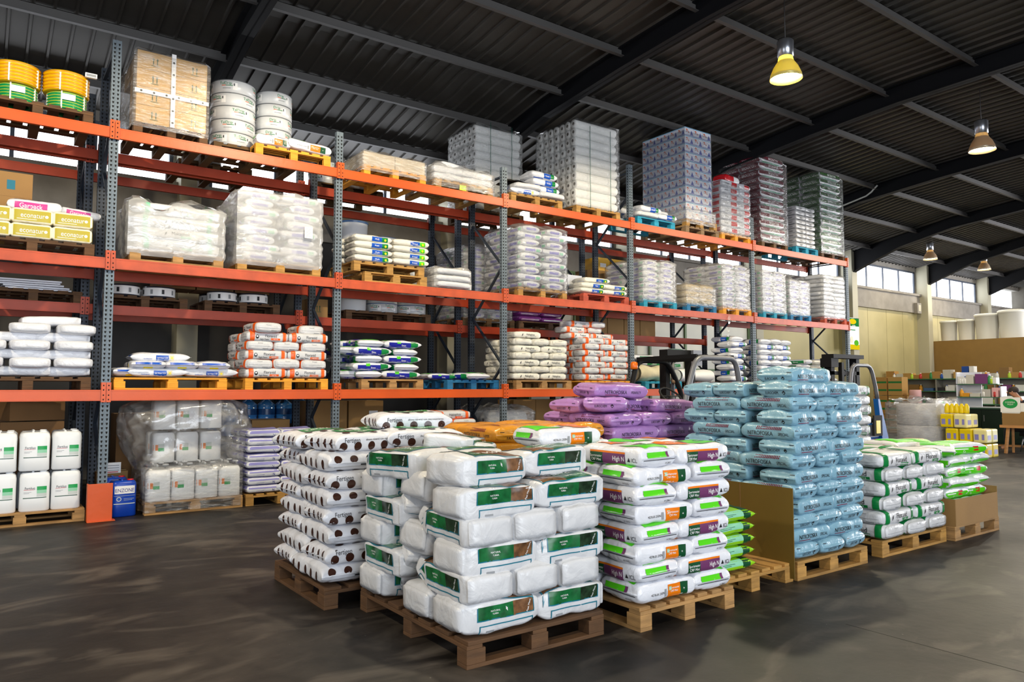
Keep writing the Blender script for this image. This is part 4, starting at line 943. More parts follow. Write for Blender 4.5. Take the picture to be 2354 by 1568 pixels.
# fourth bay: mixed sacks
pallet(5.72, -.04, T3, 1.08, .8, 'y', 'yellow', 'yellow pallet with a few mixed sacks, top shelf fourth bay', 'shelf pallets')
z = T3+PH
for x, y, dz, key, lab in ((6.05, .16, 0, 'soft', 'white sack with blue print at the bottom left'), (6.58, .16, 0, 'flat', 'plain white sack at the bottom right'), (6.1, .2, .1, 'flat', 'plain white sack on the second layer left'), (6.52, .2, .1, 'bluewhite', 'white sack with green and blue end, second layer right'), (6.5, .2, .22, 'bluewhite', 'white sack with green and blue end, third layer'), (6.46, .2, .34, 'bluewhite', 'white sack with green and blue end, highest')):
    lay(key, x, y, z+dz, R.choice((0, PI)), lab+', mixed pallet on the top shelf', 'mixed sacks, top shelf')
bb = M(); bb.grid(lambda u, v: (-.3+.6*u, -.2+.4*v, .03+.07*math.sin(PI*u)*math.sin(PI*v)+noise.noise(Vector((u*4, v*4, 3)))*.03), 16, 10, mat('black_plastic_bag', '#141416', .3)); bb.build('black_bag', loc=(6.05, .3, z+.215), label='crumpled black plastic bag on the mixed sacks, top shelf', cat='bag')
# fifth bay: blue pallet, printed packs, white and red sacks
pallet(8.6, -.04, T3, 1.02, .8, 'x', 'teal', 'blue pallet with five rolled sacks, top shelf', 'shelf pallets')
for x, y, dz, key, lab in ((8.85, .14, 0, 'flat', 'plain white sack at the bottom left'), (9.36, .1, 0, 'bluewhite', 'white sack with green and blue end at the bottom right'), (8.95, .12, .1, 'bluewhite', 'white sack with green and blue end on top left'), (9.3, .3, .11, 'flat', 'plain white sack on top right'), (8.8, .5, .1, 'bluewhite', 'white and blue sack at the back')):
    lay(key, x, y, T3+PH+dz, 0, lab+', blue pallet, top shelf', 'sacks on the blue pallet, top shelf')
SKY = mat('sky_blue_ink', '#58b0dc', .35); DPB = mat('deep_blue_ink', '#5563ae', .35); CRL = mat('coral_ink', '#d8602a', .35); PK = mat('printed_pack_white', '#dfe2ee', .3)
def pack_mesh(w, d, h):
    c = M(); c.box(-w/2, w/2, -d/2, d/2, 0, h, PK); pr = []
    for fc, hw in (('f', w/2), ('l', d/2)):
        s = hw*2; pr += [('R', fc, -hw*.98, hw*.98, h*.4, h*.47, SKY), ('R', fc, -hw*.98, hw*.98, -h*.47, -h*.4, DPB), ('P', fc, [(s*.08, -h*.38), (s*.44, -h*.38), (s*.26, h*.2)], DPB), ('P', fc, [(-s*.36, -h*.05), (-s*.2, h*.25), (-s*.28, -h*.1)], CRL), ('P', fc, [(-s*.2, h*.25), (-s*.02, -h*.15), (-s*.1, -h*.18)], CRL), ('E', fc, -s*.3, h*.2, s*.09, h*.08, CRL)]
    decals(c, pr, h, .0015); return c.mesh('pack', .006)
pallet(9.93, -.04, T3, 1.0, 1.22, 'y', 'grey', 'grey pallet under the tall tower of printed packs, top shelf', 'shelf pallets')
pallet(9.95, -.04, T3+PH, .92, 1.2, 'y', 'yellow', 'second pallet directly under the tower of printed packs', 'shelf pallets')
pw, pd, ph_ = .262, .192, .168; pm = pack_mesh(pw-.004, pd-.004, ph_-.003); zt = T3+2*PH+.003
for k in range(11):
    for i in range(3):
        for j in range(6):
            if not (i == 0 or j == 0 or k == 10): continue
            put(pm, 'printed_pack', (9.98+pw*(i+.5), -.01+pd*(j+.5), zt+k*ph_), 0, f'blue and white pack in the tall tower, {rowlab(k, 11)}, {("left", "middle", "right")[i]} file, {ORD[j]} from front', 'pack', 'packs in the tall tower')
film(9.965, 10.785, -.02, 1.16, zt-.06, zt+11*ph_+.01, 'thin film around the tall tower of blue and white packs', filmm('thin_film', .09), seed=11, amp=.004, topn=.004)
film(9.95, 10.86, -.045, 1.18, T3+PH+.05, zt+.24, 'bunched film skirt at the foot of the tall tower of packs', FILM3, seed=12, amp=.02)
pallet(11.02, -.04, T3, .95, 1.0, 'y', 'amber', 'yellow pallet under the white and red sacks, top shelf', 'shelf pallets')
for k in range(8):
    z = T3+PH+k*.138
    lay('redw', 11.33, .16, z, 0 if k % 2 else PI, f'white sack with red patch, {rowlab(k, 8)}, left, top shelf', 'white and red sacks'); lay('redw', 11.78, .26, z, PI/2, f'white sack with red patch, {rowlab(k, 8)}, right, top shelf', 'white and red sacks')
    lay('redw', 11.33, .58, z, 0, f'white sack with red patch, {rowlab(k, 8)}, left side behind, top shelf', 'white and red sacks')
e = sack_mesh(.55, .3, .17, 'soft', sackm('red_plastic', '#d01420', .25), [('R', 'f', .05, .27, -.08, .08, WHI), ('R', 't', .05, .27, -.14, .14, WHI)], 4)
put(e, 'red_sack', (11.5, .2, T3+PH+8*.138), .1, 'red and white sack lying on top of the white and red pile', 'sack')
film(11.0, 11.99, -.05, .98, T3+.1, T3+PH+1.1, 'loose clear film around the white and red sacks on the top shelf', seed=13, amp=.02)
# far right bay
pallet(12.35, -.04, T3, .95, 1.1, 'y', 'dark', 'dark pallet under the maroon sacks, top shelf', 'shelf pallets')
for k in range(12):
    z = T3+PH+k*.157
    for j in range(2): lay('maroon', 12.81, .26+.53*j, z, PI*(k % 2), f'maroon and white sack, {rowlab(k, 12)}, {("front", "back")[j]}, top shelf', 'maroon sacks')
film(12.33, 13.32, -.05, 1.06, T3+.1, T3+PH+1.88, 'shiny film around the maroon sacks on the top shelf', filmm('thin_film', .09), seed=14, amp=.02)
pallet(13.6, -.04, T3, .88, .9, 'x', 'teal', 'blue pallet under the small white lettered bags, top shelf', 'shelf pallets')
for k in range(9):
    for i in range(2): lay('toros', 13.83+.38*i, .12, T3+PH+k*.105, 0, f'small white lettered bag, {rowlab(k, 9)}, {("left", "right")[i]}, top shelf', 'small white lettered bags')
    lay('toros', 13.83, .44, T3+PH+k*.105, 0, f'small white lettered bag, {rowlab(k, 9)}, behind, top shelf', 'small white lettered bags')
pallet(14.62, -.04, T3, 1.0, 1.1, 'y', 'brown', 'brown pallet under the dark green sacks, top shelf', 'shelf pallets')
for k in range(12):
    z = T3+PH+k*.16
    for j in range(2): lay('moss', 15.12, .26+.53*j, z, PI*(k % 2), f'dark green and white sack, {rowlab(k, 12)}, {("front", "back")[j]}, top shelf', 'dark green sacks')
film(14.6, 15.62, -.05, 1.06, T3+.1, T3+PH+1.92, 'shiny film around the dark green sacks on the top shelf', filmm('thin_film', .09), seed=15, amp=.02)
# ------------------------------------------------------------------ middle shelf of the front rack
G = 'mustard bales'
pallet(-1.36, -.03, T2, 1.2, 1.0, 'y', 'brown', 'brown pallet under the mustard-wrapped bales, middle shelf', 'shelf pallets')
for k in range(2):
    for i in range(3):
        lay('eco', -1.15+.385*i, .1, T2+PH+k*.166, 0, f'mustard and cream bale, {("lower", "upper")[k]} row, {("left", "middle", "right")[i]}, middle shelf', G, 'wrapped_bale', cat='bale', j=.6)
    lay('eco', -.35, .36, T2+PH+k*.166, 0, f'mustard and cream bale, {("lower", "upper")[k]} row, behind at the right, middle shelf', G, 'wrapped_bale', cat='bale', j=.6)
    lay('eco', -.74, .36, T2+PH+k*.166, 0, f'mustard and cream bale, {("lower", "upper")[k]} row, behind in the middle, middle shelf', G, 'wrapped_bale', cat='bale', j=.6)
lay('garden', -.73, .36, T2+PH+.332, -.02, 'white bag with large magenta label on top of the mustard bales, left', 'magenta-labelled bags', 'bag_of_substrate')
lay('garden', -.3, .42, T2+PH+.332, .08, 'white bag with magenta label on top of the mustard bales, right', 'magenta-labelled bags', 'bag_of_substrate', tilt=(0, .06)).scale = (.8, 1, .8)
for k in range(3): carton(.6, .36, .285, (-1.05, .78, T2+PH+k*.286), f'brown carton behind the mustard bales, {rowlab(k, 3)}', prints=[('R', 'f', .05, .13, -.06, .05, TEAL)] if k == 2 else ())
G = 'film-wrapped sacks, middle shelf'
pallet(.2, -.04, T2, 1.06, 1.0, 'x', 'fresh', 'pale pallet under the film-wrapped pile with faint green print, middle shelf', 'shelf pallets')
for k in range(4):
    for j in range(2): lay('maka', .73, .2+.46*j, T2+PH+k*.142, 0, f'long white sack with faint green print, {rowlab(k, 4)}, {("front", "back")[j]}, middle shelf', G)
film(.17, 1.28, -.05, .98, T2+.07, T2+PH+.6, 'milky film around the long green-printed sacks on the middle shelf', FILM2, seed=20, amp=.025, topn=.16, rows=4)
def wrapped(x0, W, D, rows, pitch, key, lab, z0, y0=-.02, fm=None, amp=.018, seed=1, topn=.06, n=2, gname=None, extra=0, skirt=.02):
    dl, dw = DESIGN[key]()[:2]
    for k in range(rows):
        z = z0+PH+k*pitch; rn = rowlab(k, rows)
        if n == 1 or (k % 2 == 0 and W < 1.5*dl): its = [(x0+W/2, y0+dw/2, 0, 'front')]
        elif k % 2 == 0 or W < 2*dl*.9: its = [(x0+W*(i+.5)/2, y0+dl/2, PI/2, ('front left', 'front right')[i]) for i in range(2)]
        else: its = [(x0+W*(i+.5)/2, y0+dw/2, 0, ('front left', 'front right')[i]) for i in range(2)]
        yb = y0+(dl if its[0][2] else dw)
        its.append((x0+dw/2, min(yb+dl/2, y0+D-dl/2), PI/2, 'back left'))
        for x, y, rz, pos in its: lay(key, x, y, z, rz, f'sack in {lab}, {rn}, {pos}', gname or ('sacks in '+lab), j=1.3)
    if fm: film(x0-.03, x0+W+.03, y0-.03, y0+D, z0+skirt+.06, z0+PH+rows*pitch+.02, 'film around '+lab, fm, rows, amp, topn, seed)
pallet(1.43, -.04, T2, 1.1, 1.0, 'x', 'yellow', 'yellow pallet under the tall bulging white load', 'shelf pallets')
wrapped(1.44, 1.08, 1.0, 8, .114, 'haze', 'the tall bulging white load', T2, fm=FILM2, seed=21, amp=.03, topn=.1)
pt = M(); pt.box(-.055, .055, -.002, 0, 0, .15, WHI); [pt.box(-.04, .03, -.003, -.002, .02+.02*i, .024+.02*i, GRY) for i in range(6)]
pt.build('paper_notice', loc=(2.33, -.105, T2+.5), label='white paper notice taped on the tall bulging white load', cat='paper')
pallet(3.17, -.05, T2, 1.0, 1.0, 'x', 'yellow', 'lower yellow pallet of two under the cream sacks, middle shelf third bay', 'shelf pallets')
pallet(3.02, -.02, T2+PH, 1.12, 1.0, 'y', 'yellow', 'upper yellow pallet of two under the cream sacks, middle shelf third bay', 'shelf pallets')
for k in range(4):
    for i in range(2):
        lay(('cream_b', 'cream_y')[i], 3.32+.6*i, .16, T2+2*PH+k*.096, (PI if (i == 0 and k > 1) else 0), f'cream sack with blue and {("green", "lime")[i]} patch, {rowlab(k, 4)}, middle shelf third bay', 'cream sacks on the double pallet')
    lay('cream_b', 3.3, .58, T2+2*PH+k*.096, 0, f'cream sack behind on the double pallet, {rowlab(k, 4)}', 'cream sacks on the double pallet')
for k in range(3): lay('flat', 4.62, .2, T2+.005+k*.1+.0, .05, f'white sack in the low film-wrapped bundle beside the double pallet, {rowlab(k, 3)}', 'low bundle, middle shelf', tilt=(0, 0)).scale = (1.2, 1.2, 1)
film(4.28, 4.96, -.06, .5, T2+.01, T2+.33, 'cloudy film around the low bundle beside the double pallet', FILM3, seed=22, amp=.02)
pallet(5.86, -.04, T2, 1.03, 1.0, 'y', 'yellow', 'yellow pallet under the tall blue-tinted load', 'shelf pallets')
wrapped(5.88, 1.0, 1.0, 9, .115, 'haze', 'the tall blue-tinted load', T2, fm=FILM, seed=23, amp=.025)
pallet(7.25, -.05, T2, 1.1, .9, 'x', 'red', 'red-painted pallet with a few cream sacks, middle shelf fourth bay', 'shelf pallets')
for x, y, dz, rz, lab in ((7.5, .16, 0, 0, 'bottom left'), (8.02, .16, 0, 0, 'bottom right'), (7.55, .18, .1, PI, 'second layer left'), (8.06, .18, .1, 0, 'second layer right'), (7.65, .2, .2, 0, 'top'), (7.55, .6, 0, 0, 'behind')):
    lay('cream_b', x, y, T2+PH+dz, rz, f'cream sack with blue and green patch on the red pallet, {lab}', 'cream sacks on the red pallet')
carton(.42, .3, .3, (7.5, .66, T2+PH+.1), 'plain white carton behind the sacks on the red pallet', PK)
G4 = ((8.74, .86, 7, .106, 'haze', 'teal', 'blue', 'the white load beside the red pallet', FILM3), (9.93, .84, 3, .128, 'tan', 'blue', 'dark blue', 'the low tan load', FILM3), (11.02, .88, 8, .112, 'haze', 'amber', 'yellow', 'the white load on the yellow pallet', FILM3),
      (12.35, .82, 8, .11, 'haze', 'teal', 'teal', 'the first white load at far right', FILM3), (13.34, .75, 7, .11, 'haze', 'blue', 'blue', 'the second white load at far right', FILM3), (14.67, .9, 10, .1, 'flat', 'red', 'red-brown', 'the third white load at far right', FILM))
for i, (x, W, rows, pt_, key, wd, cn, lab, fm) in enumerate(G4):
    pallet(x-.01, -.05, T2, W+.04, 1.0, 'y', wd, f'{cn} pallet under {lab}', 'shelf pallets')
    wrapped(x, W, 1.0, rows, pt_, key, lab, T2, fm=fm, seed=30+i, amp=.02, topn=.08)
fs = M(); fs.grid(lambda u, v: (.02*math.sin(v*6)+(u-.5)*.07*math.cos(v*9), (u-.5)*.05*math.sin(v*9), -v*.75), 3, 18, FILM3); fs.build('film_scrap', loc=(11.12, -.09, T2+.1), label='torn strip of film hanging from the yellow pallet on the middle shelf', cat='plastic film')

# ------------------------------------------------------------------ lower shelf
pallet(-1.35, -.04, T1, 1.2, 1.0, 'y', 'brown', 'brown pallet under the plain white sacks, lower shelf at far left', 'shelf pallets')
G = 'plain white sacks'
for k in range(6):
    for i in range(3):
        x = -1.15+.42*i if k % 2 else -1.34+.55*i
        if x > -.4 and k % 2 == 0: x = -.44
        lay('plain', x, .18+.02*i, T1+PH+k*.094, 0 if k % 2 == 0 else PI/2, f'plain white sack, {rowlab(k, 7)}, {("left", "middle", "right")[i]}, lower shelf far left', G, j=1.6) if not (k == 5 and i == 0) else None
lay('plain', -.55, .28, T1+PH+.094*6, .06, 'plain white sack on the very top, lower shelf far left', G, tilt=(0, -.05)); lay('plain', -.45, .62, T1+PH+.094*5, 0, 'plain white sack behind on the upper rows, lower shelf far left', G)
pallet(.08, -.04, T1, 1.26, .9, 'x', 'amber', 'honey-coloured pallet under the few white sacks with blue print, lower shelf', 'shelf pallets')
G = 'white sacks with blue print'
for x, y, dz, rz, lab in ((.55, .14, 0, 0, 'bottom left front'), (1.14, .16, 0, 0, 'bottom right front'), (.26, .3, .0, PI/2, 'bottom far left, end on'), (.44, .25, .1, PI/2, 'second layer left'), (.8, .25, .1, PI/2, 'second layer middle'), (1.18, .25, .1, PI/2, 'second layer right'), (.58, .2, .2, 0, 'single on the top')):
    lay('soft', x, y, T1+PH+dz*.92, rz, f'white sack with blue print, {lab}, lower shelf second bay', G)
pallet(1.56, -.04, T1, 1.1, 1.0, 'y', 'amber', 'honey-coloured pallet under the white sacks with orange ends, lower shelf', 'shelf pallets')
five('eagle', 1.57, -.03, T1+PH, 1.08, 5, .117, 'white sack with orange ends, second bay', 'orange-ended sacks, second bay', full=1)
for x, y, rz, lab in ((1.82, .16, PI/2, 'left'), (2.45, .3, PI/2, 'right')): lay('eagle', x, y, T1+PH+5*.117, rz, f'white sack with orange ends, second bay, loose on top, {lab}', 'orange-ended sacks, second bay')
pallet(3.14, -.05, T1, .98, 1.0, 'x', 'fresh', 'pale pallet under the navy and white sacks, lower shelf third bay', 'shelf pallets')
G = 'navy and white sacks'
for k in range(5):
    z = T1+PH+k*.11; rn = rowlab(k, 5)
    if k % 2: its = ((3.3, .17, .05, 'left, long side'), (3.84, .26, PI/2, 'right, end on'), (3.3, .56, 0, 'behind'))
    else: its = ((3.3, .26, PI/2-.1, 'left, end on'), (3.78, .17, 0, 'right, long side'), (3.3, .7, 0, 'behind'))
    for x, y, rz, pos in its: lay('navy', x, y, z, rz, f'navy, green and white sack, {rn}, {pos}, lower shelf', G, j=1.6)
lay('navy', 3.05, .35, T1+PH+.0, PI/2, 'navy, green and white sack, bottom row, far left, lower shelf', G); lay('navy', 3.02, .35, T1+PH+.33, PI/2, 'navy, green and white sack, upper far left behind the upright, lower shelf', G, tilt=(0, .02))
pallet(4.62, .1, T1, .96, .85, 'y', 'blue', 'blue pallet with two flat white sacks, lower shelf third bay', 'shelf pallets')
lay('navy', 4.6, .4, T1+PH, .05, 'flat white sack with navy end on the blue pallet, left', 'sacks on the blue pallet, lower shelf', tilt=(0, 0)).scale = (.9, 1, .8)
lay('navy', 5.08, .3, T1+PH, PI/2+.2, 'flat white sack with navy end on the blue pallet, right', 'sacks on the blue pallet, lower shelf', tilt=(0, 0)).scale = (1, 1.3, .9)
pallet(5.82, -.04, T1, 1.16, 1.0, 'x', 'fresh', 'pale pallet under the ivory lettered sacks, lower shelf fourth bay', 'shelf pallets')
five('base', 5.8, -.02, T1+PH, 1.12, 6, .113, 'ivory lettered sack, fourth bay', 'ivory lettered sacks', L=.53, b=.37, full=1)
lay('base', 6.1, .18, T1+PH+6*.113, 0, 'ivory lettered sack, fourth bay, single on the top left', 'ivory lettered sacks'); lay('base', 5.35, .6, T1+PH+.0, PI/2, 'ivory lettered sack behind the upright, fourth bay edge', 'ivory lettered sacks')
pallet(7.28, -.04, T1, 1.1, 1.0, 'y', 'amber', 'honey-coloured pallet under the white sacks with orange bands, fourth bay', 'shelf pallets')
five('triabon', 7.3, -.02, T1+PH, 1.06, 7, .104, 'white sack with orange bands, fourth bay', 'orange-banded sacks, fourth bay', L=.5, b=.34, full=1)
for x, y, dz, rz, lab in ((7.4, .35, 0, 0, 'first loose layer left'), (7.95, .38, 0, 0, 'first loose layer right'), (7.35, .42, .106, .05, 'second loose layer left'), (7.8, .5, .106, PI/2, 'second loose layer right'), (7.45, .4, .212, 0, 'very top left'), (7.85, .45, .212, PI/2, 'very top right')):
    lay('triabon', x, y, T1+PH+7*.104+dz, rz, f'white sack with orange bands, fourth bay, {lab}', 'orange-banded sacks, fourth bay')
pallet(8.85, .05, T1, 1.0, .9, 'y', 'teal', 'blue pallet under the cream cloth roll, lower shelf behind the forklift', 'shelf pallets')
def cloth(L, r, m, seed): 
    c = M(); c.grid(lambda u, v: (L*(u-.5), r*math.cos(2*PI*v)*(1+.2*noise.noise(Vector((u*3, seed, v*0)))), r*.75+r*.75*math.sin(2*PI*v)*(1+.25*noise.noise(Vector((u*3, seed, 5))))), 18, 16, m); c.lathe([(0, -L/2), (r*.7, -L/2)], (0, 0, r*.75), m, 16, 'x', cap=False); return c
cloth(.9, .2, mat('cream_cloth', '#d9d0b0', .8, var=.1, bump=.4, bscale=8), 3).build('cloth_roll', loc=(9.25, .3, T1+PH), label='bulky cream cloth roll on the blue pallet behind the forklift', cat='cloth roll')
pallet(10.05, .05, T1, .9, .9, 'y', 'brown', 'brown pallet under the white rolls, lower shelf behind the forklift', 'shelf pallets')
for j in range(2): cloth(.95, .16, ROLL, 8+j).build('cloth_roll', loc=(10.4, .25+.34*j, T1+PH), label=f'white rolled sheet on the brown pallet, {("front", "back")[j]}, behind the forklift', cat='cloth roll', group='white rolled sheets')
for x, y, dz, lab in ((9.45, .62, .3, 'lower left'), (10.05, .66, .27, 'lower right'), (9.3, .68, .41, 'upper left'), (9.9, .7, .38, 'upper right'), (9.5, .72, .0, 'lowest, hidden behind the cream roll'), (9.45, .7, .11, 'second, behind the cream roll'), (10.05, .72, .16, 'second, right'), (10.1, .7, .05, 'lowest right')):
    lay('abono', x, y, T1+PH+dz*.99, 0, f'white and green sack behind the forklift, {lab}', 'white and green sacks behind the forklift', j=.4)
lay('abono', 10.2, .55, T1+PH+.52, .5, 'crumpled white and green sack standing highest behind the forklift', 'white and green sacks behind the forklift', tilt=(.1, -.2))
for nm, x0, W, rows in (('left of the upright', 11.2, .72, 8), ('right of the upright', 12.24, 1.1, 8)):
    pallet(x0-.02, -.04, T1, W+.06, 1.0, 'y', 'brown', f'pallet under the blue and white sacks {nm}, lower shelf', 'shelf pallets')
    if W > 1: five('bluewhite', x0, -.03, T1+PH, W, rows, .114, 'white sack with blue print, far right bay', 'blue-printed sacks, far right bay', L=.54, b=.38, full=1)
    else:
        for k in range(rows): lay('bluewhite', x0+.36, .2+.1*(k % 2), T1+PH+k*.118, PI/2 if k % 2 else 0, f'white sack with blue print left of the last inner upright, {rowlab(k, rows)}', 'blue-printed sacks, fifth bay', j=2)
pallet(13.7, -.02, T1, 1.5, 1.0, 'x', 'brown', 'pallet under the low colourful sacks, lower shelf far right', 'shelf pallets')
for k in range(5):
    for i, key in enumerate(('abono', 'cream_b', 'navy')):
        lay(key, 13.95+.48*i, .25+.06*(k % 2), T1+PH+k*.1, PI/2+R.uniform(-.2, .2), f'{("white and green", "cream and blue", "navy and green")[i]} sack in the low colourful pile, {rowlab(k, 5)}, lower shelf', 'low colourful pile', j=2)

# ------------------------------------------------------------------ floor level under the rack
CAN = mat('white_jerrycan_plastic', '#e6e9ec', .38, var=.02); CANB = mat('blue_jerrycan_plastic', '#0a3fae', .32); GR1 = mat('label_green', '#0f9a4c', .4); GR2 = mat('label_pale_green', '#8ccaa8', .4); GR3 = mat('label_grey', '#c3ccc9', .4)
def can_mesh(m, W, D, H, pr, seed=0):
    c = M(); P = [(0, .93), (.03, 1), (.3, 1), (.62, 1), (.86, 1), (.95, .95), (1, .82)]; n = 40; vs = []
    for h, s in P:
        for k in range(n):
            a = 2*PI*k/n; x = W/2*s*sgnp(math.cos(a), .42); y = D/2*s*sgnp(math.sin(a), .42)
            b = 1-.018*math.sin(PI*h)*1.2
            vs.append((x*b, y*b, h*H))
    c.add(vs, [(i*n+k, i*n+(k+1) % n, (i+1)*n+(k+1) % n, (i+1)*n+k) for i in range(len(P)-1) for k in range(n)]+[tuple(range(n-1, -1, -1)), tuple(range((len(P)-1)*n, len(P)*n))], m, True)
    decals(c, pr, H, .0012); return c.mesh('body')
def can_parts(W, D, H, m, capm):
    h = M(); h.tube([(-.02, -D*.3, H-.01), (-.02, -D*.26, H+.004), (-.02, 0, H+.006), (-.02, D*.26, H+.004), (-.02, D*.3, H-.01)], .012, m, 8); h = h.mesh('handle')
    c = M(); c.lathe([(.034, H-.003), (.034, H+.012), (.028, H+.015)], (W*.26, -D*.2, 0), capm, 16); return h, c.mesh('cap')
FP = [('T', 'f', -.045, .045, .026, 'Fertiluq', BK, 0, .85), ('R', 'f', -.1, -.005, .024, .028, RED), ('R', 'f', .02, .11, .02, .06, GR1), ('R', 'f', .02, .11, -.015, .02, GR2), ('R', 'f', .02, .11, -.05, -.015, GR3), ('R', 'f', -.105, .11, -.066, -.058, DGR), ('R', 'f', -.1, -.03, .0, .003, GRY), ('R', 'f', -.1, -.05, -.012, -.009, GRY)]
fm_ = can_mesh(CAN, .29, .26, .42, FP); fh, fc_ = can_parts(.29, .26, .42, CAN, CAN)
def jerry(x, y, z, rz, label, group, body=fm_, hd=fh, cp=fc_, name='jerrycan'):
    e = empty(name, (x, y, z), rz, label, 'canister', group); put(body, 'body', parent=e); put(hd, 'handle', parent=e); put(cp, 'cap', parent=e); return e
pallet(-1.38, .0, 0, 1.22, 1.0, 'x', 'fresh', 'pale pallet under the white canisters at the far left', boards=5)
for k in range(2):
    for i in range(4):
        for j in range(2):
            jerry(-.34-.305*i+R.uniform(-.012, .012), .16+.29*j, .144+k*.438, R.uniform(-.04, .04), f'white canister with green label, {("lower", "upper")[k]} layer, {ORD[i]} from the right, {("front", "back")[j]}', 'white green-label canisters')
for k, (w, dz) in enumerate(((.7, 0), (.62, .36), (.66, .72))): carton(w, .5, .355, (-.62, 1.45, dz), f'dark brown carton behind the white canisters, {rowlab(k, 3)}', CARD3)
carton(.6, .4, .3, (-.62, 1.42, 1.09), 'dark brown carton lying tilted on top behind the white canisters', CARD3, rot=(0, .0, .25))
eb = can_mesh(CANB, .27, .27, .41, [('R', 'f', -.105, .105, .06, .15, WHI), ('T', 'f', 0, .1, .042, 'ENZONE', NAV, 0, .85), ('E', 'f', -.06, -.0, .026, .026, GR3), ('E', 'f', -.06, -.0, .018, .018, BLU), ('R', 'f', -.11, .11, -.06, -.05, GR3), ('R', 'f', -.01, .1, .0, .003, GR3), ('R', 'f', -.01, .08, -.015, -.012, GR3), ('R', 'f', -.11, .11, .035, .038, GR3)])
eh, ec = can_parts(.27, .27, .41, CANB, RED)
jerry(.235, .16, 0, .05, 'blue plastic canister with white label at the foot of the rack upright', 'blue canisters', eb, eh, ec); jerry(.2, .56, 0, 0, 'second blue canister behind the first, its red cap showing', 'blue canisters', eb, eh, ec)
nb = M(); nb.box(-.09, .09, -.004, 0, 0, .13, WHI); [nb.box(-.07, .07, -.005, -.004, .03+.03*i, .038+.03*i, GRY) for i in range(3)]; nb.box(-.07, .06, -.005, -.004, .008, .02, RED)
carton(.34, .3, .46, (.2, .87, 0), 'brown carton behind the blue canisters with a paper notice against it'); nb.build('paper_notice', loc=(.2, .712, .44), label='white printed notice standing above the blue canisters', cat='paper')
pallet(.44, -.05, 0, 1.12, 1.0, 'x', 'fresh', 'pale pallet under the film-wrapped canisters beside the blue drum', boards=5)
wl = [('R', 'f', -.07, .0, -.04, .05, GR3), ('R', 'f', -.07, .0, -.04, .0, GR1), ('R', 'f', -.12, -.07, -.03, .04, ORG)]; wb = can_mesh(CAN, .265, .25, .37, wl)
for i in range(4):
    for j in range(2): jerry(.6+.27*i, .1+.27*j, .146, 0, f'white canister in the lower wrapped layer, {ORD[i]} from the left, {("front", "back")[j]}', 'wrapped canisters', wb)
for k in range(2):
    for i in range(3): jerry(.72+.28*i, .52, .56+k*.41, 0, f'white canister under the loose film, {("lower", "upper")[k]} layer, {("left", "middle", "right")[i]}', 'canisters under the loose film', wb)
for i in range(3): jerry(.72+.28*i, .82, .56, 0, f'white canister under the loose film, rear, {("left", "middle", "right")[i]}', 'canisters under the loose film', wb)
for i in range(3): jerry(.72+.28*i, .78, .146, 0, f'white canister in the lower wrapped layer, rear row, {("left", "middle", "right")[i]}', 'wrapped canisters', wb)
film(.44, 1.56, -.06, .98, .03, .54, 'tight glossy film around the lower layer of wrapped canisters', FILM, seed=40, amp=.015)
lf = M()
def LF(u, v):
    a = 2*PI*u; h = v
    w = .66+.10*math.sin(PI*h)+.05*noise.noise(Vector((math.cos(a)*2, math.sin(a)*2, h*4))); d = .5+.05*math.sin(PI*h)+.05*noise.noise(Vector((math.cos(a)*2, math.sin(a)*2, h*4+9)))
    k = 1 if h < .8 else 1-((h-.8)/.2)**2*.85
    nz = .04*noise.noise(Vector((math.cos(a)*4, math.sin(a)*4, h*7)))
    sh = -.12*(h-.4)
    return (1.0+sh+(w*k+nz)*sgnp(math.cos(a), .7), .46+(d*k+nz)*sgnp(math.sin(a), .7), .5+.93*h**.9+.05*noise.noise(Vector((math.cos(a)*1.5, h*3, 2))))
lf.grid(LF, 72, 34, filmm('bag_film', .2, '#f4f2ee', .4, 2.0, (1.2, 1.2, 1.6), .25)); lf.build('loose_film', label='big loose bag of cloudy film slumped over the upper canisters', cat='plastic film')
pallet(1.6, -.04, 0, .9, .9, 'y', 'yellow', 'honey-coloured pallet under the white and violet sacks')
for k in range(8):
    for i in range(2): lay('violet', 1.82+.44*i, .15, .144+k*.1, 0, f'white and violet sack, {rowlab(k, 8)}, {("left", "right")[i]}', 'white and violet sacks')
    lay('violet', 1.8, .54, .144+k*.1, 0, f'white and violet sack, {rowlab(k, 8)}, left side behind', 'white and violet sacks')
pallet(3.52, -.72, 0, 1.12, 1.0, 'x', 'yellow', 'pallet under the white sacks with orange print, hidden behind the dotted sacks')
five('hak', 3.52, -.7, .142, 1.1, 8, .112, 'orange-printed white sack behind the dotted ones', 'orange-printed sacks on the floor', full=2, side_back=False)
for x, y, rz, lab in ((3.85, -.5, .25, 'left'), (4.3, -.45, -.1, 'right')): lay('hak', x, y, .142+8*.112, rz, f'orange-printed white sack behind the dotted ones, loose on top, {lab}', 'orange-printed sacks on the floor')
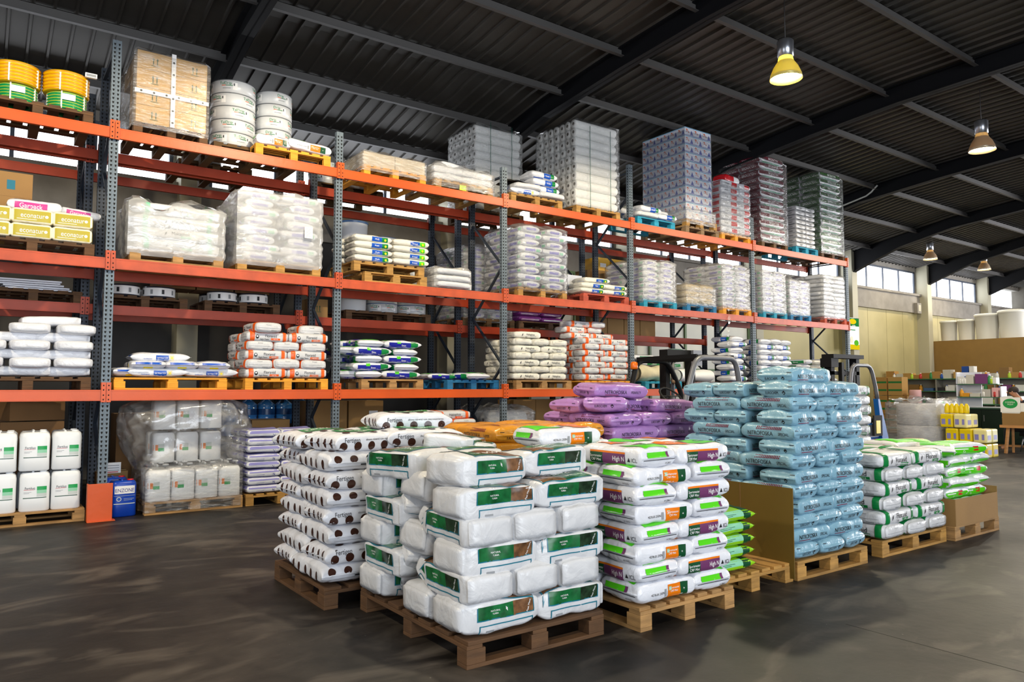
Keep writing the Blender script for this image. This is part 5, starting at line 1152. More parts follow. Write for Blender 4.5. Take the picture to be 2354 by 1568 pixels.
# rear rack: floor
for i, (x, w) in enumerate(((3.1, .6), (3.72, .6))):
    for k in range(2): carton(w-.01, .6, .64, (x+.12, 1.6, k*.645), f'large brown carton under the rear rack behind the third bay, {("left", "right")[i]}, {("lower", "upper")[k]}', CARD, [('R', 'f', .05, .2, .1, .16, WHI)] if (i, k) == (1, 1) else ())
for k, h in enumerate((.55, .48)): carton(.55, .5, h-.005, (2.3, 1.45, k*.55), f'brown carton beside the blue bottles under the rear rack, {("lower", "upper")[k]}')
for i in range(2): carton(.5, .5, .6, (.55+.52*i, 1.5, .0), f'brown carton on the floor behind the film bag, {("left", "right")[i]}', CARD3)
for i in range(2): carton(.5, .5, .55, (.55+.52*i, 1.5, .6), f'brown carton stacked behind the film bag, {("left", "right")[i]}', CARD3)
WB = mat('blue_water_bottle', '#2f6fb4', .15, spec=.6, coat=.4); WBD = mat('bottle_band', '#123a6e', .25)
wm = M(); wm.lathe([(.11, 0), (.13, .01), (.132, .1), (.126, .115), (.132, .13), (.132, .26), (.126, .27), (.132, .28), (.13, .31), (.05, .38), (.035, .39)], (0, 0, 0), WB, 24); wm.lathe([(.134, .15), (.134, .24)], (0, 0, 0), WBD, 24, cap=False); wm = wm.mesh('bottle')
pallet(1.2, 1.75, 0, 2.0, .4, 'x', 'dark', 'dark pallet under the blue water bottles below the rear rack')
for k in range(3):
    for i in range(7): put(wm, 'water_bottle', (1.36+.275*i, 1.95, .144+k*.392), 0, f'large blue water bottle below the rear rack, {rowlab(k, 3)}, {ORD[i]} from the left', 'bottle', 'blue water bottles')
for j in range(3): put(roll_mesh(.85, .14), 'paper_roll', (5.72, .7+.3*j, .14), 0, f'white paper roll on the floor under the fourth bay, bottom, {ORD[j]} from the front', 'paper roll', 'paper rolls on the floor')
for k in range(1, 4):
    for j in range(3): put(roll_mesh(.85, .14), 'paper_roll', (5.72+R.uniform(-.03, .03), .74+.29*j, .14+.272*k), R.uniform(-.05, .05), f'white paper roll on the floor, fourth bay, {rowlab(k, 4)}, {ORD[j]} from the front', 'paper roll', 'paper rolls on the floor')
film(5.67, 6.62, .5, 1.62, .1, 1.16, 'crumpled grey film over the paper rolls on the floor', FILM3, seed=44, amp=.03, topn=.08)
for i in range(3):
    for k in range(3): carton(.5, .5, .42, (6.95+.51*i, 1.5, k*.425), f'brown carton on the floor behind the fourth bay, {rowlab(k, 3)}, {ORD[i]} from left', CARD)
# rear rack: middle shelf
SP = M(); SP.lathe([(.09, 0), (.2, 0), (.2, .15), (.09, .15)], (0, 0, 0), mat('dark_coil', '#3a3a44', .3), 36); SP.lathe([(.203, .02), (.203, .13)], (0, 0, 0), WHI, 36, cap=False)
for q in range(9): SP.grid(lambda u, v: (.205*math.cos(q*.7+u*.16), .205*math.sin(q*.7+u*.16), .045+v*.06), 3, 1, GRY if q % 2 else BK)
SP = SP.mesh('coil'); z = RT[0]
for x, nm in ((.05, 'first'), (1.32, 'second')):
    pallet(x, 1.12, z, 1.05, .9, 'y', 'brown', f'{nm} brown pallet with flat white-banded coils, rear rack middle shelf', 'rear rack pallets')
    for i in range(2):
        put(SP, 'pipe_coil', (x+.29+.44*i, 1.36, z+PH), i*.5, f'white-banded coil, {("left", "right")[i]}, on the {nm} brown pallet of the rear rack', 'pipe coil', 'flat coils on the rear rack'); put(SP, 'pipe_coil', (x+.29+.44*i, 1.8, z+PH), i*.5, f'white-banded coil, back {("left", "right")[i]}, on the {nm} brown pallet of the rear rack', 'pipe coil', 'flat coils on the rear rack')
pallet(-1.2, 1.12, z, 1.05, .9, 'y', 'brown', 'brown pallet with white boards, rear rack far left', 'rear rack pallets')
for k in range(5): put(M().box(-.35, .35, -.3, .3, 0, .02, PK).mesh('board', .002), 'white_board', (-.68+R.uniform(-.05, .05), 1.5, z+PH+k*.026), R.uniform(-.1, .1), f'white board in the loose pile, rear rack far left, {rowlab(k, 5)}', 'board', 'white boards')
pallet(3.4, 1.12, z, 1.5, .9, 'y', 'brown', 'brown pallet with drums and reels, rear rack third bay', 'rear rack pallets')
DRUM = mat('white_drum_plastic', '#d8dade', .4)
for k in range(3):
    d = M(); d.lathe([(.2, 0), (.215, .01), (.23, .44), (.24, .45), (.24, .47), (.0, .475)], (0, 0, 0), DRUM, 30, cap=False); d.lathe([(.241, .445), (.243, .475)], (0, 0, 0), REELB if k == 2 else DARKL, 30, cap=False)
    d.build('plastic_drum', loc=(3.62, 1.4, z+PH+k*.478), label=f'white lidded drum behind the double pallet, {rowlab(k, 3)}', cat='drum', group='white drums')
for i in range(2):
    for k in range(8-i): put(RL[3], 'drip_reel', (4.15+.53*i, 1.42, z+PH+k*.155), k*.8, f'blue-rimmed reel behind the double pallet, {("left", "right")[i]} stack, {rowlab(k, 8-i)}', 'reel', 'blue-rimmed reels')
carton(.3, .3, .28, (2.98, 1.34, z), 'brown carton on the rear rack middle shelf beside the drums', CARD, this_up(.28, (0,)))
pallet(5.53, 1.12, z, 1.1, .95, 'y', 'dark', 'dark pallet under the tall grey wrapped load, rear rack fourth bay', 'rear rack pallets')
wrapped(5.58, 1.0, .95, 11, .115, 'haze', 'the tall grey rear load', z, y0=1.16, fm=FILM3, seed=50, amp=.03)
pallet(6.72, 1.12, z, 1.5, .9, 'x', 'brown', 'brown pallet with purple sacks, rear rack fourth bay', 'rear rack pallets')
for k in range(2):
    for i in range(2): lay('purple', 7.0+.52*i, 1.32, z+PH+k*.1, 0, f'purple sack on the rear rack, {("lower", "upper")[k]} {("left", "right")[i]}', 'purple sacks')
for i in range(4):
    for k in range(3): carton(.44, .45, .42, (8.75+.46*i, 1.42, z+k*.424), f'brown carton on the rear rack, fifth bay, {rowlab(k, 3)}, {ORD[i]} from left')
YB = mat('yellow_box_card', '#dca81c', .5)
for i in range(3): carton(.36, .4, .26, (8.9+.42*i, 1.42, z+1.272), f'yellow box on top of the rear rack cartons, {("left", "middle", "right")[i]}', YB, [('R', 'f', -.08, .08, -.06, .02, WHI)], group='yellow boxes')
for i in range(3): carton(.5, .5, .5, (1.0+.52*i, 1.5, z+.62), f'dark carton high on the rear rack behind the wrapped pile, {("left", "middle", "right")[i]}', CARD3)
for i in range(3): carton(.5, .5, .3, (1.0+.52*i, 1.62, z+.31), f'dark carton above the coils of the rear rack, {("left", "middle", "right")[i]}', CARD3)
# ------------------------------------------------------------------ forklifts
FGR = mat('grey_forklift_paint', '#6d6f76', .4, .2); FBK = mat('black_forklift_steel', '#121214', .65, spec=.2); FBL = mat('blue_forklift_paint', '#145aa6', .45); FOR = mat('orange_lens', '#e06a10', .3); RUB = mat('black_rubber', '#141414', .8); TINP = mat('tan_grip', '#a08060', .5)
def wheel(e, x, y, r, w):
    m = M(); m.lathe([(r*.55, -w/2), (r*.95, -w/2), (r, -w*.35), (r, w*.35), (r*.95, w/2), (r*.55, w/2)], (x, y, r), RUB, 28, 'x'); m.lathe([(r*.1, -w*.52), (r*.55, -w*.5), (r*.55, w*.5), (r*.1, w*.52)], (x, y, r), FGR, 20, 'x'); m.build('wheel', e)
def hoop(pts, w, d, m):
    h = M(); P = [Vector(p) for p in pts]; sm = []
    for i, p in enumerate(P):
        if 0 < i < len(P)-1:
            a = (P[i-1]-p).normalized()*min(.16, (P[i-1]-p).length*.4); b = (P[i+1]-p).normalized()*min(.16, (P[i+1]-p).length*.4)
            sm += [p+a*(1-t)**2+b*t*t for t in (0, .25, .5, .75, 1)]
        else: sm.append(p)
    h.tube(sm, w/2, m, 10); return h
e = empty('forklift', (7.65, -1.9, 0), label='grey forklift with dark overhead guard parked behind the lilac sacks', cat='forklift', group='forklifts')
O = lambda x, y, z: (x-7.65, y+1.9, z)
b = M(); b.box(-.52, .52, -.8, .75, .14, .62, FGR).box(-.5, .5, -.8, -.25, .62, .98, FGR).box(-.45, .45, .45, .75, .62, 1.1, FGR); b.build('body', e, bev=.04)
s = M(); s.box(-.25, .25, -.25, .2, .62, .78, RUB).box(-.25, .25, -.32, -.22, .78, 1.2, RUB); s.build('seat', e, bev=.04)
hoop([O(6.93, -2.5, .9), O(7.0, -2.5, 1.3), O(7.25, -2.5, 1.93), O(8.15, -2.5, 1.93), O(8.28, -2.5, 1.4), O(8.33, -2.5, .9)], .085, .06, FGR).build('rear_hoop', e)
hoop([O(7.08, -1.3, .9), O(7.12, -1.3, 1.45), O(7.27, -1.3, 1.92), O(7.97, -1.3, 1.92), O(8.3, -1.3, 1.4), O(8.35, -1.3, .9)], .085, .06, FBK).build('front_hoop', e)
g = M()
for x in (7.27, 7.5, 7.73, 7.96, 8.1): g.bar(O(x, -2.5, 1.95), O(x, -1.3, 1.94), .06, .035, FBK)
g.build('overhead_guard', e)
M().lathe([(.05, 0), (.06, .02), (.055, .1), (.03, .12)], O(7.2, -1.3, 1.78), FOR, 16).build('indicator_lamp', e)
sw = M(); sw.tube([(.19*math.cos(a), .19*math.sin(a)*.75, .19*math.sin(a)*.66) for a in [2*PI*i/20 for i in range(20)]], .016, RUB, 8, closed=True); sw.tube([(-.19, 0, 0), (.19, 0, 0)], .012, RUB, 6); sw.tube([(0, 0, 0), (0, .2, -.4)], .025, RUB, 8)
sw.v = [(a-.15, c+.12, d+1.36) for a, c, d in sw.v]; sw.build('steering_wheel', e)
ms = M()
for x in (8.0, 8.62): ms.box(*[q for q in (x-7.65-.05, x-7.65+.05)], .62, .76, .05, 2.05, FBK)
ms.box(.32, 1.05, .6, .78, 2.02, 2.12, FBK).box(.9, 1.12, .55, .6, 1.86, 2.12, FGR).lathe([(.0, .548), (.03, .549), (.03, .55)], (1.0, 0, 1.98), RED, 12, 'y'); ms.tube([(.55, .7, .1), (.55, .7, 1.95)], .035, FGR, 10); ms.build('mast', e)
for x in (-.48, .48):
    for y in (-.5, .5): wheel(e, x, y, .24, .18)
kn = M(); kn.grid(lambda u, v: (.05*math.sin(PI*v)*math.cos(2*PI*u)*(1.3-.6*v), .04*math.sin(PI*v)*math.sin(2*PI*u), .11*v), 14, 8, TINP); kn.v = [(a+.5, c+.62, d+1.55) for a, c, d in kn.v]; kn.build('knob', e)
e = empty('forklift', (12.75, -1.7, 0), label='blue forklift with black mast behind the pale blue stack', cat='forklift', group='forklifts')
O = lambda x, y, z: (x-12.75, y+1.7, z)
b = M(); b.box(-.55, .75, -.35, .6, .12, .5, FBL).box(-.5, .5, -.3, .2, .5, .8, FGR); b.build('body', e, bev=.03)
hoop([O(12.22, -2.0, .5), O(12.22, -2, 1.5), O(12.3, -2.0, 1.92), O(12.98, -2.0, 1.92), O(13.15, -2, 1.5), O(13.2, -2.0, 1.25)], .075, .05, FGR).build('guard_hoop', e)
p = M(); p.prism([(.40, 1.27), (.47, 1.27), (.80, .4), (.55, .3)], -.34, -.24, FBL, 'y'); p.build('pillar', e, bev=.008)
m = M()
for x in (-.08, .85): m.box(x-.06, x+.06, .3, .45, .1, 2.1, FBK)
for x in (.2, .62): m.box(x-.04, x+.04, .25, .33, .1, 2.0, FBK)
m.box(-.18, .95, .22, .48, 2.08, 2.16, FBK).box(-.14, .9, .3, .42, 1.75, 1.82, FBK).box(-.14, .9, .3, .42, 1.2, 1.26, FBK).box(-.2, .06, .26, .5, 1.9, 2.08, FBK); m.build('mast', e)
s = M(); s.box(-.2, .3, -.3, -.0, .8, .9, RUB).box(-.2, .3, -.05, .05, .9, 1.25, RUB); s.build('seat', e, bev=.03)
M().box(.2, .5, -.36, -.33, .55, .95, RUB).box(.27, .42, -.365, -.36, .6, .85, YEL).build('plate', e)
wheel(e, .9, -.3, .2, .16); wheel(e, .9, .4, .2, .16); wheel(e, -.45, .4, .2, .16)
sw = M(); sw.tube([(.17*math.cos(a), .17*math.sin(a)*.75, .17*math.sin(a)*.66) for a in [2*PI*i/20 for i in range(20)]], .015, RUB, 8, closed=True); sw.tube([(-.17, 0, 0), (.17, 0, 0)], .012, RUB, 6); sw.tube([(0, 0, 0), (0, .12, -.35)], .02, RUB, 8); sw.v = [(a+.05, c-.12, d+1.2) for a, c, d in sw.v]; sw.build('steering_wheel', e)

# ------------------------------------------------------------------ the shop corner at the far right
SHG = mat('green_shelf_paint', '#3f7a54', .5); SHB = mat('grey_shelf_back', '#9a978e', .7); DKG = mat('dark_green_counter', '#0c2418', .35); BOARD = mat('brown_fibreboard', '#8a6a34', .7, var=.05); LWD = mat('light_wood', '#c08a54', .6, var=.15, stretch=(1, 1, 6))
bd = M(); bd.box(28.6, 28.68, -4, 4.1, 0, 3.27, BOARD); bd.build('wall_partition', kind='structure')
M().box(28.68, 30.6, -4, 4.1, 3.12, 3.26, BOARD).build('mezzanine_deck', kind='structure')
TUB = mat('white_tub_plastic', '#f0f0e8', .4)
for i, (y, r, h, lab) in enumerate(((3.56, .29, .80, 'small tub farthest left'), (2.93, .29, .80, 'small tub second from left'), (2.22, .39, .96, 'wide-rimmed large tub'), (1.4, .42, 1.04, 'largest tub at the right'))):
    t = M(); t.lathe([(0, 0), (r*.86, 0), (r*.9, .03), (r, h*.9), (r*1.06, h*.9), (r*1.08, h*.97), (r*.98, h), (r*.96, h*.95), (0, h*.94)], (0, 0, 0), TUB, 36, cap=False)
    t.build('plastic_tub', loc=(29.15, y, 3.26), label='white '+lab+' standing above the brown board', cat='tub', group='white tubs')
sv = empty('shop_shelf', (25.4, .5, 0), label='long green wall shelf full of small goods at the far right', cat='shelf')
M().box(.5, .54, -3.5, 3.6, 0, 1.85, SHB).build('back_panel', sv)
for z in (.55, .96, 1.38, 1.80): M().box(0, .52, -3.5, 3.6, z-.03, z, SHG).build('shelf_board', sv)
for y in (-3.5, -1.7, .1, 1.9, 3.55): M().box(0.02, .5, y, y+.04, 0, 1.77, SHB).build('side_panel', sv)
CW = ('#b88a4a', '#c49a58', '#a87a3c', '#d8d4c8', '#8c6a3a', '#c8c4bc', '#b0803c', '#efeeea')
def goods(x, y, z, w, d, h, col, lab, pr=(), rz=0.): 
    m = mat('box_'+col.strip('#'), col, .6); b = M(); b.box(-d/2, d/2, -w/2, w/2, 0, h, m)
    if pr: decals(b, list(pr), h, .002)
    return b.build('shop_box', loc=(x, y, z), rz=rz, bev=.004, label=lab, cat='box', group='small goods on the shop shelf')
CN = {'#b88a4a': 'brown', '#c49a58': 'light brown', '#a87a3c': 'mid brown', '#d8d4c8': 'pale grey', '#8c6a3a': 'dark brown', '#c8c4bc': 'grey', '#b0803c': 'tawny', '#efeeea': 'white', '#1a4ca0': 'blue', '#f0b8b8': 'pink', '#2a2a30': 'black', '#c83030': 'red', '#4a70a8': 'steel blue', '#e8a020': 'orange', '#b8d838': 'lime', '#7a3c78': 'purple', '#2e8a4a': 'green'}
for si, (z, ys) in enumerate(((1.80, [(4.0, .3, .28, 0), (3.68, .24, .18, 3), (3.4, .3, .2, 1), (3.1, .3, .14, 0), (2.75, .32, .2, 2), (2.42, .3, .24, 0), (2.08, .26, .3, 3), (1.78, .2, .22, 1), (1.52, .2, .4, '#1a4ca0'), (1.32, .14, .4, 7), (1.05, .32, .2, 3), (.7, .3, .16, 5), (.36, .28, .34, 4), (.05, .26, .18, 0), (-.25, .25, .2, 5), (-.6, .34, .14, 7), (-.95, .24, .2, '#b8d838'), (-1.25, .24, .26, 3), (-1.6, .3, .5, 7), (-1.95, .26, .5, '#2e8a4a'), (-2.3, .2, .4, '#e8a020')]),
                              (1.38, [(3.9, .3, .16, 5), (3.2, .35, .22, 4), (2.7, .3, .1, '#4a70a8'), (2.3, .26, .12, '#2a2a30'), (1.95, .2, .2, 7), (1.55, .3, .24, 5), (1.1, .3, .16, 7), (.7, .3, .22, 4), (.3, .26, .2, '#7a3c78'), (-.1, .3, .2, 7), (-.5, .24, .22, '#f0b8b8'), (-.9, .3, .18, 5)]),
                              (.96, [(3.8, .4, .3, 0), (3.35, .34, .34, 1), (2.5, .3, .2, '#2a2a30'), (1.9, .36, .22, 5), (1.4, .3, .18, '#c83030'), (.9, .36, .25, 7), (.4, .3, .2, 4), (-.1, .3, .22, 7)]))):
    for i, (y, w, h, c) in enumerate(ys):
        col = CW[c] if isinstance(c, int) else c
        goods(25.62, y, z, w, .3, h, col, f'{CN[col]} box on the {("top", "middle", "lower")[si]} board of the green wall shelf, {ORD[i] if i < 16 else "number %d" % (i+1)} from left', rz=R.uniform(-.1, .1))
for k in range(3):
    for i in range(2): goods(23.6, 3.3-.5*i, .0+.62*k, .46, .4, .6, CW[(0, 1)[i]], f'stacked brown carton with green tape behind the blue forklift, {rowlab(k, 3)}, {("left", "right")[i]}', [('R', 'l', -.22, .22, .1, .16, GRN), ('R', 'l', -.22, .22, -.16, -.1, GRN)])
pk = M(); pk.lathe([(.0, 0), (.17, 0), (.18, .02), (.18, .23), (.17, .25), (.18, .27), (.18, .5), (.16, .52), (0, .52)], (0, 0, 0), mat('pink_roll', '#eeb8b8', .5), 24, cap=False)
pk.build('pink_roll', loc=(23.6, 2.25, .9), label='pair of pale pink rolls on a black crate behind the counter', cat='roll'); M().box(-.25, .25, -.3, .3, 0, .9, RUB).build('crate', loc=(23.6, 2.25, 0), label='tall black crate carrying the pink rolls', cat='crate', bev=.01)
# counter
ce = empty('counter', (20.0, -1.5, 0), label='dark green shop counter with two cupboard doors', cat='counter')
M().box(0, .75, -2.2, 1.6, .06, .93, DKG).box(.04, .75, -2.15, 1.55, 0, .06, LWD).build('body', ce)
M().box(-.04, .8, -2.25, 1.65, .93, .97, mat('counter_top', '#2c4a3c', .4)).build('worktop', ce, bev=.005)
for a, b_ in ((-.62, .35), (.38, 1.3)):
    d = M().box(-.018, 0, a, b_, .1, .9, DKG).build('door', ce, bev=.004); M().box(-.03, -.018, b_-.06, b_-.04, .62, .78, ALU).build('handle', d)
# small white display shelf and goods on the counter
ds = empty('display_shelf', (20.1, -.5, .97), label='white open display shelf standing on the dark green counter', cat='shelf')
for y in (0, -1.05): M().box(0, .32, y-.03, y, 0, .93 if y == 0 else .55, PK).build('side_panel', ds)
for z, l in ((.02, 1.05), (.28, 1.05), (.62, 1.0)): M().box(0, .34, -l, 0, z-.02, z, SHG if z > .1 else PK).build('shelf_board', ds)
M().box(.3, .32, -.5, 0, 0, .93, PK).build('back_panel', ds)
DG = ((-.12, .62, .16, .2, '#efeeea', 'white jar box on the upper'), (-.34, .62, .18, .24, '#d8d4c8', 'pale grey packet on the upper'), (-.62, .62, .3, .26, '#7a3c78', 'purple packet with fruit on the upper'), (-.9, .62, .14, .16, '#efeeea', 'white packet at the right of the upper'),
      (-.2, .28, .22, .1, '#e8a020', 'orange packet on the lower'), (-.45, .28, .24, .09, '#d8d4c8', 'long pale packet on the lower'), (-.72, .28, .2, .2, '#c8c4bc', 'grey lattice basket on the lower'), (-.93, .28, .14, .24, '#f0b8b8', 'pink bottle box on the lower'))
for y, z, w, h, c, lab in DG:
    o = goods(20.2, -.5+y, .97+z, w, .2, h, c, lab+' board of the white display shelf'); o['group'] = 'goods on the display shelf'
goods(20.3, -.13, .97, .5, .4, .22, '#d8d4c8', 'open white carton with a green tag on the counter', [('R', 'l', -.06, .06, -.04, .05, LIM)])
goods(20.3, -1.8, .97, .4, .3, .3, '#efeeea', 'white box on the counter right of the display shelf'); goods(20.35, -2.3, .97, .3, .3, .12, '#2a2a30', 'black tray on the counter at the right')
# carton with round green notice on a wooden stand, and the person bent behind it
st = empty('wooden_stand', (18.0, -2.78, 0), label='wooden trestle stand under the brown carton with the round notice', cat='stand')
M().box(-.2, .2, -.4, .4, .58, .64, LWD).build('top', st)
for y in (-.3, .25):
    for x in (-.16, .16): M().bar((x*1.3, y+.04, 0), (x*.8, y, .6), .05, .05, LWD).build('leg', st)
sb = M(); sb.box(-.2, .2, -.36, .36, 0, .5, CARD); decals(sb, [('R', 'l', -.36, -.0, .02, .25, WHI), ('R', 'l', .02, .34, .06, .25, WHI)], .5, .002)
sb.build('cardboard_carton', loc=(18.0, -2.8, .64), label='brown carton with a round green notice on the wooden stand', cat='box')
nt_ = M(); nt_.box(-.003, 0, -.2, .2, 0, .34, WHI); decals(nt_, [('E', 'l', 0, .03, .15, .11, GR1), ('T', 'l', 0, .06, .035, 'COMPRA', WHI), ('T', 'l', 0, .015, .035, 'AQUI', WHI)], .34, .002)
nt_.build('paper_notice', loc=(17.79, -2.62, .93), label='white sheet with a round green emblem on the carton', cat='notice')
SKIN = mat('skin', '#c08a6a', .5); HAIR = mat('dark_hair', '#2a1d16', .7); JACK = mat('dark_navy_jacket', '#1c2030', .8); TROU = mat('dark_trousers', '#22242a', .8)
def skinned(name, verts, edges, radii, m, parent, sub=2):
    me = bpy.data.meshes.new(name); me.from_pydata(verts, edges, []); me.materials.append(m)
    o = put(me, name, parent=parent)
    sm_ = o.modifiers.new('skin', 'SKIN')
    for i, r in enumerate(radii):
        me.skin_vertices[0].data[i].radius = (r, r) if not isinstance(r, tuple) else r
    me.skin_vertices[0].data[0].use_root = True
    ss = o.modifiers.new('sub', 'SUBSURF'); ss.levels = sub; ss.render_levels = sub
    for p in me.polygons: p.use_smooth = True
    sm_.use_smooth_shade = True
    return o
pe = empty('person', (18.78, -2.62, 0), PI*.62, 'person in a dark jacket bent over behind the carton with the round notice', 'person')
# local frame: +x forward; seated, head bowed
V = [(0, 0, .56), (.02, 0, .80), (.08, 0, 1.04), (.13, 0, 1.18), (.20, 0, 1.27), (.06, .17, 1.13), (.14, .22, .88), (.36, .13, .80), (.06, -.17, 1.13), (.14, -.22, .88), (.36, -.13, .80), (.02, .1, .54), (.44, .12, .53), (.44, .12, .12), (.02, -.1, .54), (.44, -.12, .53), (.44, -.12, .12), (.56, .12, .05), (.56, -.12, .05)]
E_ = [(0, 1), (1, 2), (2, 3), (3, 4), (2, 5), (5, 6), (6, 7), (2, 8), (8, 9), (9, 10), (0, 11), (11, 12), (12, 13), (0, 14), (14, 15), (15, 16), (13, 17), (16, 18)]
Rr = [(.15, .12), (.15, .11), (.16, .11), (.06, .06), (.055, .055), .065, .05, .035, .065, .05, .035, .09, .065, .045, .09, .065, .045, .04, .04]
# the body with neck and head is one continuous surface
V += [(.255, 0, 1.33), (.30, 0, 1.385), (.325, 0, 1.44)]; E_ += [(4, 19), (19, 20), (20, 21)]; Rr += [(.085, .075), (.10, .082), (.07, .06)]
for sgn in (1, -1):
    w = len(V); base = 7 if sgn > 0 else 10; V.append((.43, .12*sgn, .795)); E_.append((base, w)); Rr.append((.035, .02))
    for q, (dy, dx) in enumerate(((-.028, .075), (-.01, .09), (.01, .085), (.026, .07))):
        a = len(V); V += [(.43+dx*.5, .12*sgn+dy, .79), (.43+dx, .12*sgn+dy*1.1, .77)]; E_ += [(w, a), (a, a+1)]; Rr += [.009, .008]
    a = len(V); V += [(.41, (.12-.045)*sgn, .79), (.45, (.12-.06)*sgn, .785)]; E_ += [(w, a), (a, a+1)]; Rr += [.011, .009]
skinned('body', V, E_, Rr, SKIN, pe)
skinned('jacket', [(0, 0, .58), (.02, 0, .80), (.08, 0, 1.04), (.13, 0, 1.17), (.06, .17, 1.13), (.14, .22, .88), (.33, .14, .81), (.06, -.17, 1.13), (.14, -.22, .88), (.33, -.14, .81)], [(0, 1), (1, 2), (2, 3), (2, 4), (4, 5), (5, 6), (2, 7), (7, 8), (8, 9)], [(.175, .14), (.175, .135), (.185, .135), (.105, .1), .09, .075, .055, .09, .075, .055], JACK, pe)
skinned('trousers', [(0, 0, .57), (.02, .1, .54), (.44, .12, .53), (.44, .12, .14), (.02, -.1, .54), (.44, -.12, .53), (.44, -.12, .14)], [(0, 1), (1, 2), (2, 3), (0, 4), (4, 5), (5, 6)], [(.165, .13), .1, .075, .058, .1, .075, .058], TROU, pe)
hr = M()
def HP(u, v):
    a = 2*PI*u; t = v*PI*.56; d = Vector((math.sin(t)*math.cos(a), math.sin(t)*math.sin(a), math.cos(t)))
    return Vector((.265, 0, 1.405))+Vector((d.x*.115, d.y*.095, d.z*.115))*(1+.03*noise.noise(d*9))
hr.grid(HP, 24, 12, HAIR); hr.build('hair', pe)
fa = M()
for s_ in (-1, 1): fa.lathe([(0, -.008), (.012, 0), (0, .008)], (.385, .035*s_, 1.395), WHI, 10, 'x', cap=False).lathe([(0, .0), (.006, .006)], (.388, .035*s_, 1.394), BK, 8, 'x', cap=False).tube([(.30, .088*s_, 1.40), (.29, .098*s_, 1.385), (.30, .09*s_, 1.365)], .011, SKIN, 8)
fa.tube([(.385, 0, 1.395), (.408, 0, 1.365), (.385, 0, 1.36)], .011, SKIN, 8).tube([(.375, -.025, 1.335), (.383, 0, 1.333), (.375, .025, 1.335)], .007, mat('lips', '#9a5a50', .5), 8); fa.build('face', pe)
sl = empty('stool', (18.78, -2.62, 0), label='low dark stool under the seated person', cat='stool'); M().lathe([(0, .36), (.19, .36), (.19, .42), (0, .42)], (0, 0, 0), RUB, 24, cap=False).build('seat', sl)
for a in (.8, 2.4, 3.9, 5.5): M().tube([(.2*math.cos(a), .2*math.sin(a), 0), (.12*math.cos(a), .12*math.sin(a), .37)], .014, ALU, 8).build('leg', sl)
# wrapped reels with milky film and the yellow packs
FRM = mat('wrapped_silver_reel', '#dcdde2', .3)
for k in range(2):
    f = M(); f.lathe([(.0, 0), (.5, 0), (.52, .03), (.52, .46), (.5, .49), (0, .49)], (0, 0, 0), FRM, 40, cap=False); f.build('wrapped_reel', loc=(16.5, -1.28, .144+k*.492), label=f'big silver-grey wrapped reel near the counter, {("lower", "upper")[k]}', cat='reel', group='big wrapped reels')
pallet(15.95, -1.85, 0, 1.1, 1.1, 'x', 'dark', 'pallet under the big silver-grey wrapped reels')
film(15.94, 17.06, -1.84, -.72, .1, 1.2, 'milky film with knotted top around the big wrapped reels', FILM, seed=60, amp=.03, topn=.14)
YP = mat('yellow_pack_film', '#e8cc10', .3); YP2 = mat('pale_yellow_pack', '#efe6a0', .3)
for k in range(3):
    for i in range(3-(k == 2)):
        for j in range(2):
            p = M(); p.box(-.14, .14, -.13, .13, 0, .29, YP if (k+i) % 3 else YP2); decals(p, [('R', 'l', -.1, -.02, -.08, .04, VIO), ('R', 'l', .04, .09, -.08, .04, VIO), ('R', 'f', -.08, .08, -.08, .02, VIO)], .29, .002)
            p.build('paper_pack', loc=(16.3+.3*j, -2.06-.28*i+(.1 if k == 2 else 0), k*.31+.02*0), bev=.03, label=f'yellow paper roll pack, {rowlab(k, 3)}, {ORD[i]} from left, {("front", "back")[j]}', cat='pack', group='yellow paper packs')
for i in range(5):
    p = M(); p.lathe([(0, 0), (.05, 0), (.055, .02), (.055, .14), (.03, .19), (.02, .21), (0, .21)], (0, 0, 0), YP, 16, cap=False); p.build('yellow_bottle', loc=(16.36, -1.9-.1*i, .93), label=f'yellow bottle on top of the yellow packs, {ORD[i]} from left', cat='bottle', group='yellow bottles')
BG_, BY_, BL_ = mat('banner_green', '#157a34', .9, spec=.1), mat('banner_yellow', '#e0c800', .9, spec=.1), mat('banner_lime', '#5cb828', .9, spec=.1)
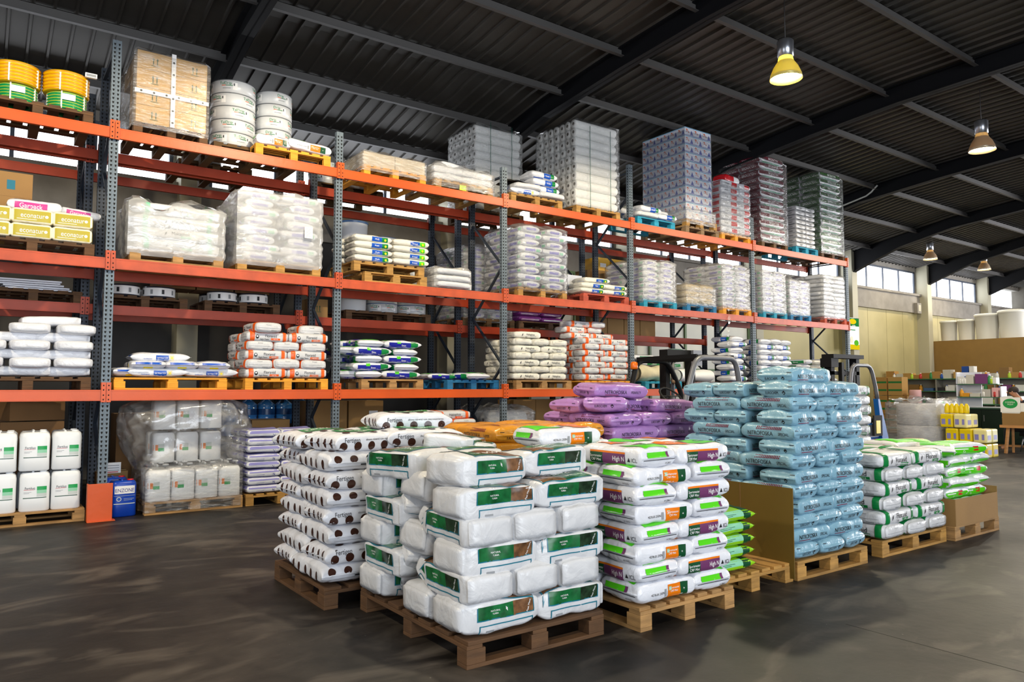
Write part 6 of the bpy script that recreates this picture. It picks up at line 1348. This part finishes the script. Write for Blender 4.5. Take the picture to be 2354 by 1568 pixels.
bn = M(); bn.box(-.34, .34, -.006, 0, 0, 1.06, WHI); decals(bn, [('R', 'f', -.34, .34, .26, .53, BG_), ('E', 'f', -.05, .42, .22, .09, BY_), ('R', 'f', -.34, .34, -.53, -.36, BY_), ('E', 'f', .15, -.3, .14, .1, BL_), ('E', 'f', -.14, -.2, .09, .12, TAN), ('R', 'f', -.22, .1, .12, .15, BG_), ('T', 'f', 0, .29, .05, 'semillas', WHI)], 1.06, .003)
bn.build('banner', loc=(22.85, NY-.44, 2.78), label='green and yellow vertical banner hanging on the wall column at the rack end', cat='banner')
M().tube([(-.36, 0, 0), (.36, 0, 0)], .012, ALU, 8).build('banner_rail', loc=(22.85, NY-.44, 3.85), label='thin rail holding the green and yellow banner', cat='rail')

# small bottles and jars between the boxes of the shop corner
bt = []
for q, (c, h) in enumerate((('#efeeea', .2), ('#e8a020', .22), ('#1a4ca0', .18), ('#2e8a4a', .24), ('#c83030', .2), ('#b8d838', .2))):
    b = M(); b.lathe([(0, 0), (.045, 0), (.05, .015), (.05, h*.62), (.022, h*.8), (.02, h*.93), (0, h*.93)], (0, 0, 0), mat('bottle_'+c.strip('#'), c, .35), 16, cap=False); b.lathe([(.023, h*.9), (.023, h), (0, h)], (0, 0, 0), WHI if q else BLU, 12, cap=False); bt.append((b.mesh('bottle'), CN[c]))
for si, (z, ys) in enumerate(((1.80, (3.86, 3.24, 2.95, 2.6, 2.25, .88, .55, .2, -.1, -.42)), (1.38, (3.55, 2.95, 2.1, 1.75, 1.3, .9, .5, .1)), (.96, (3.05, 2.85, 2.2, 1.65, 1.15, .65, .15)))):
    for i, y in enumerate(ys):
        me, cn = bt[(i*5+si*2) % 6]
        put(me, 'shop_bottle', (25.48, y, z), 0, f'small {cn} bottle on the {("top", "middle", "lower")[si]} board of the green wall shelf, {ORD[i]} from left', 'bottle', 'bottles on the shop shelf')
for i, (y, z) in enumerate(((-.6, .62), (-.66, .62), (-.72, .62), (-1.3, .62), (-1.36, .62), (-.62, .28), (-1.16, .28), (-1.42, .28))):
    me, cn = bt[(0, 0, 0, 3, 5, 1, 0, 4)[i]]; put(me, 'shop_bottle', (20.14, y-.0, .97+z), 0, f'small {cn} bottle on the {"upper" if z > .5 else "lower"} board of the white display shelf, {ORD[i if i < 5 else i-5]} from left', 'bottle', 'bottles on the display shelf')
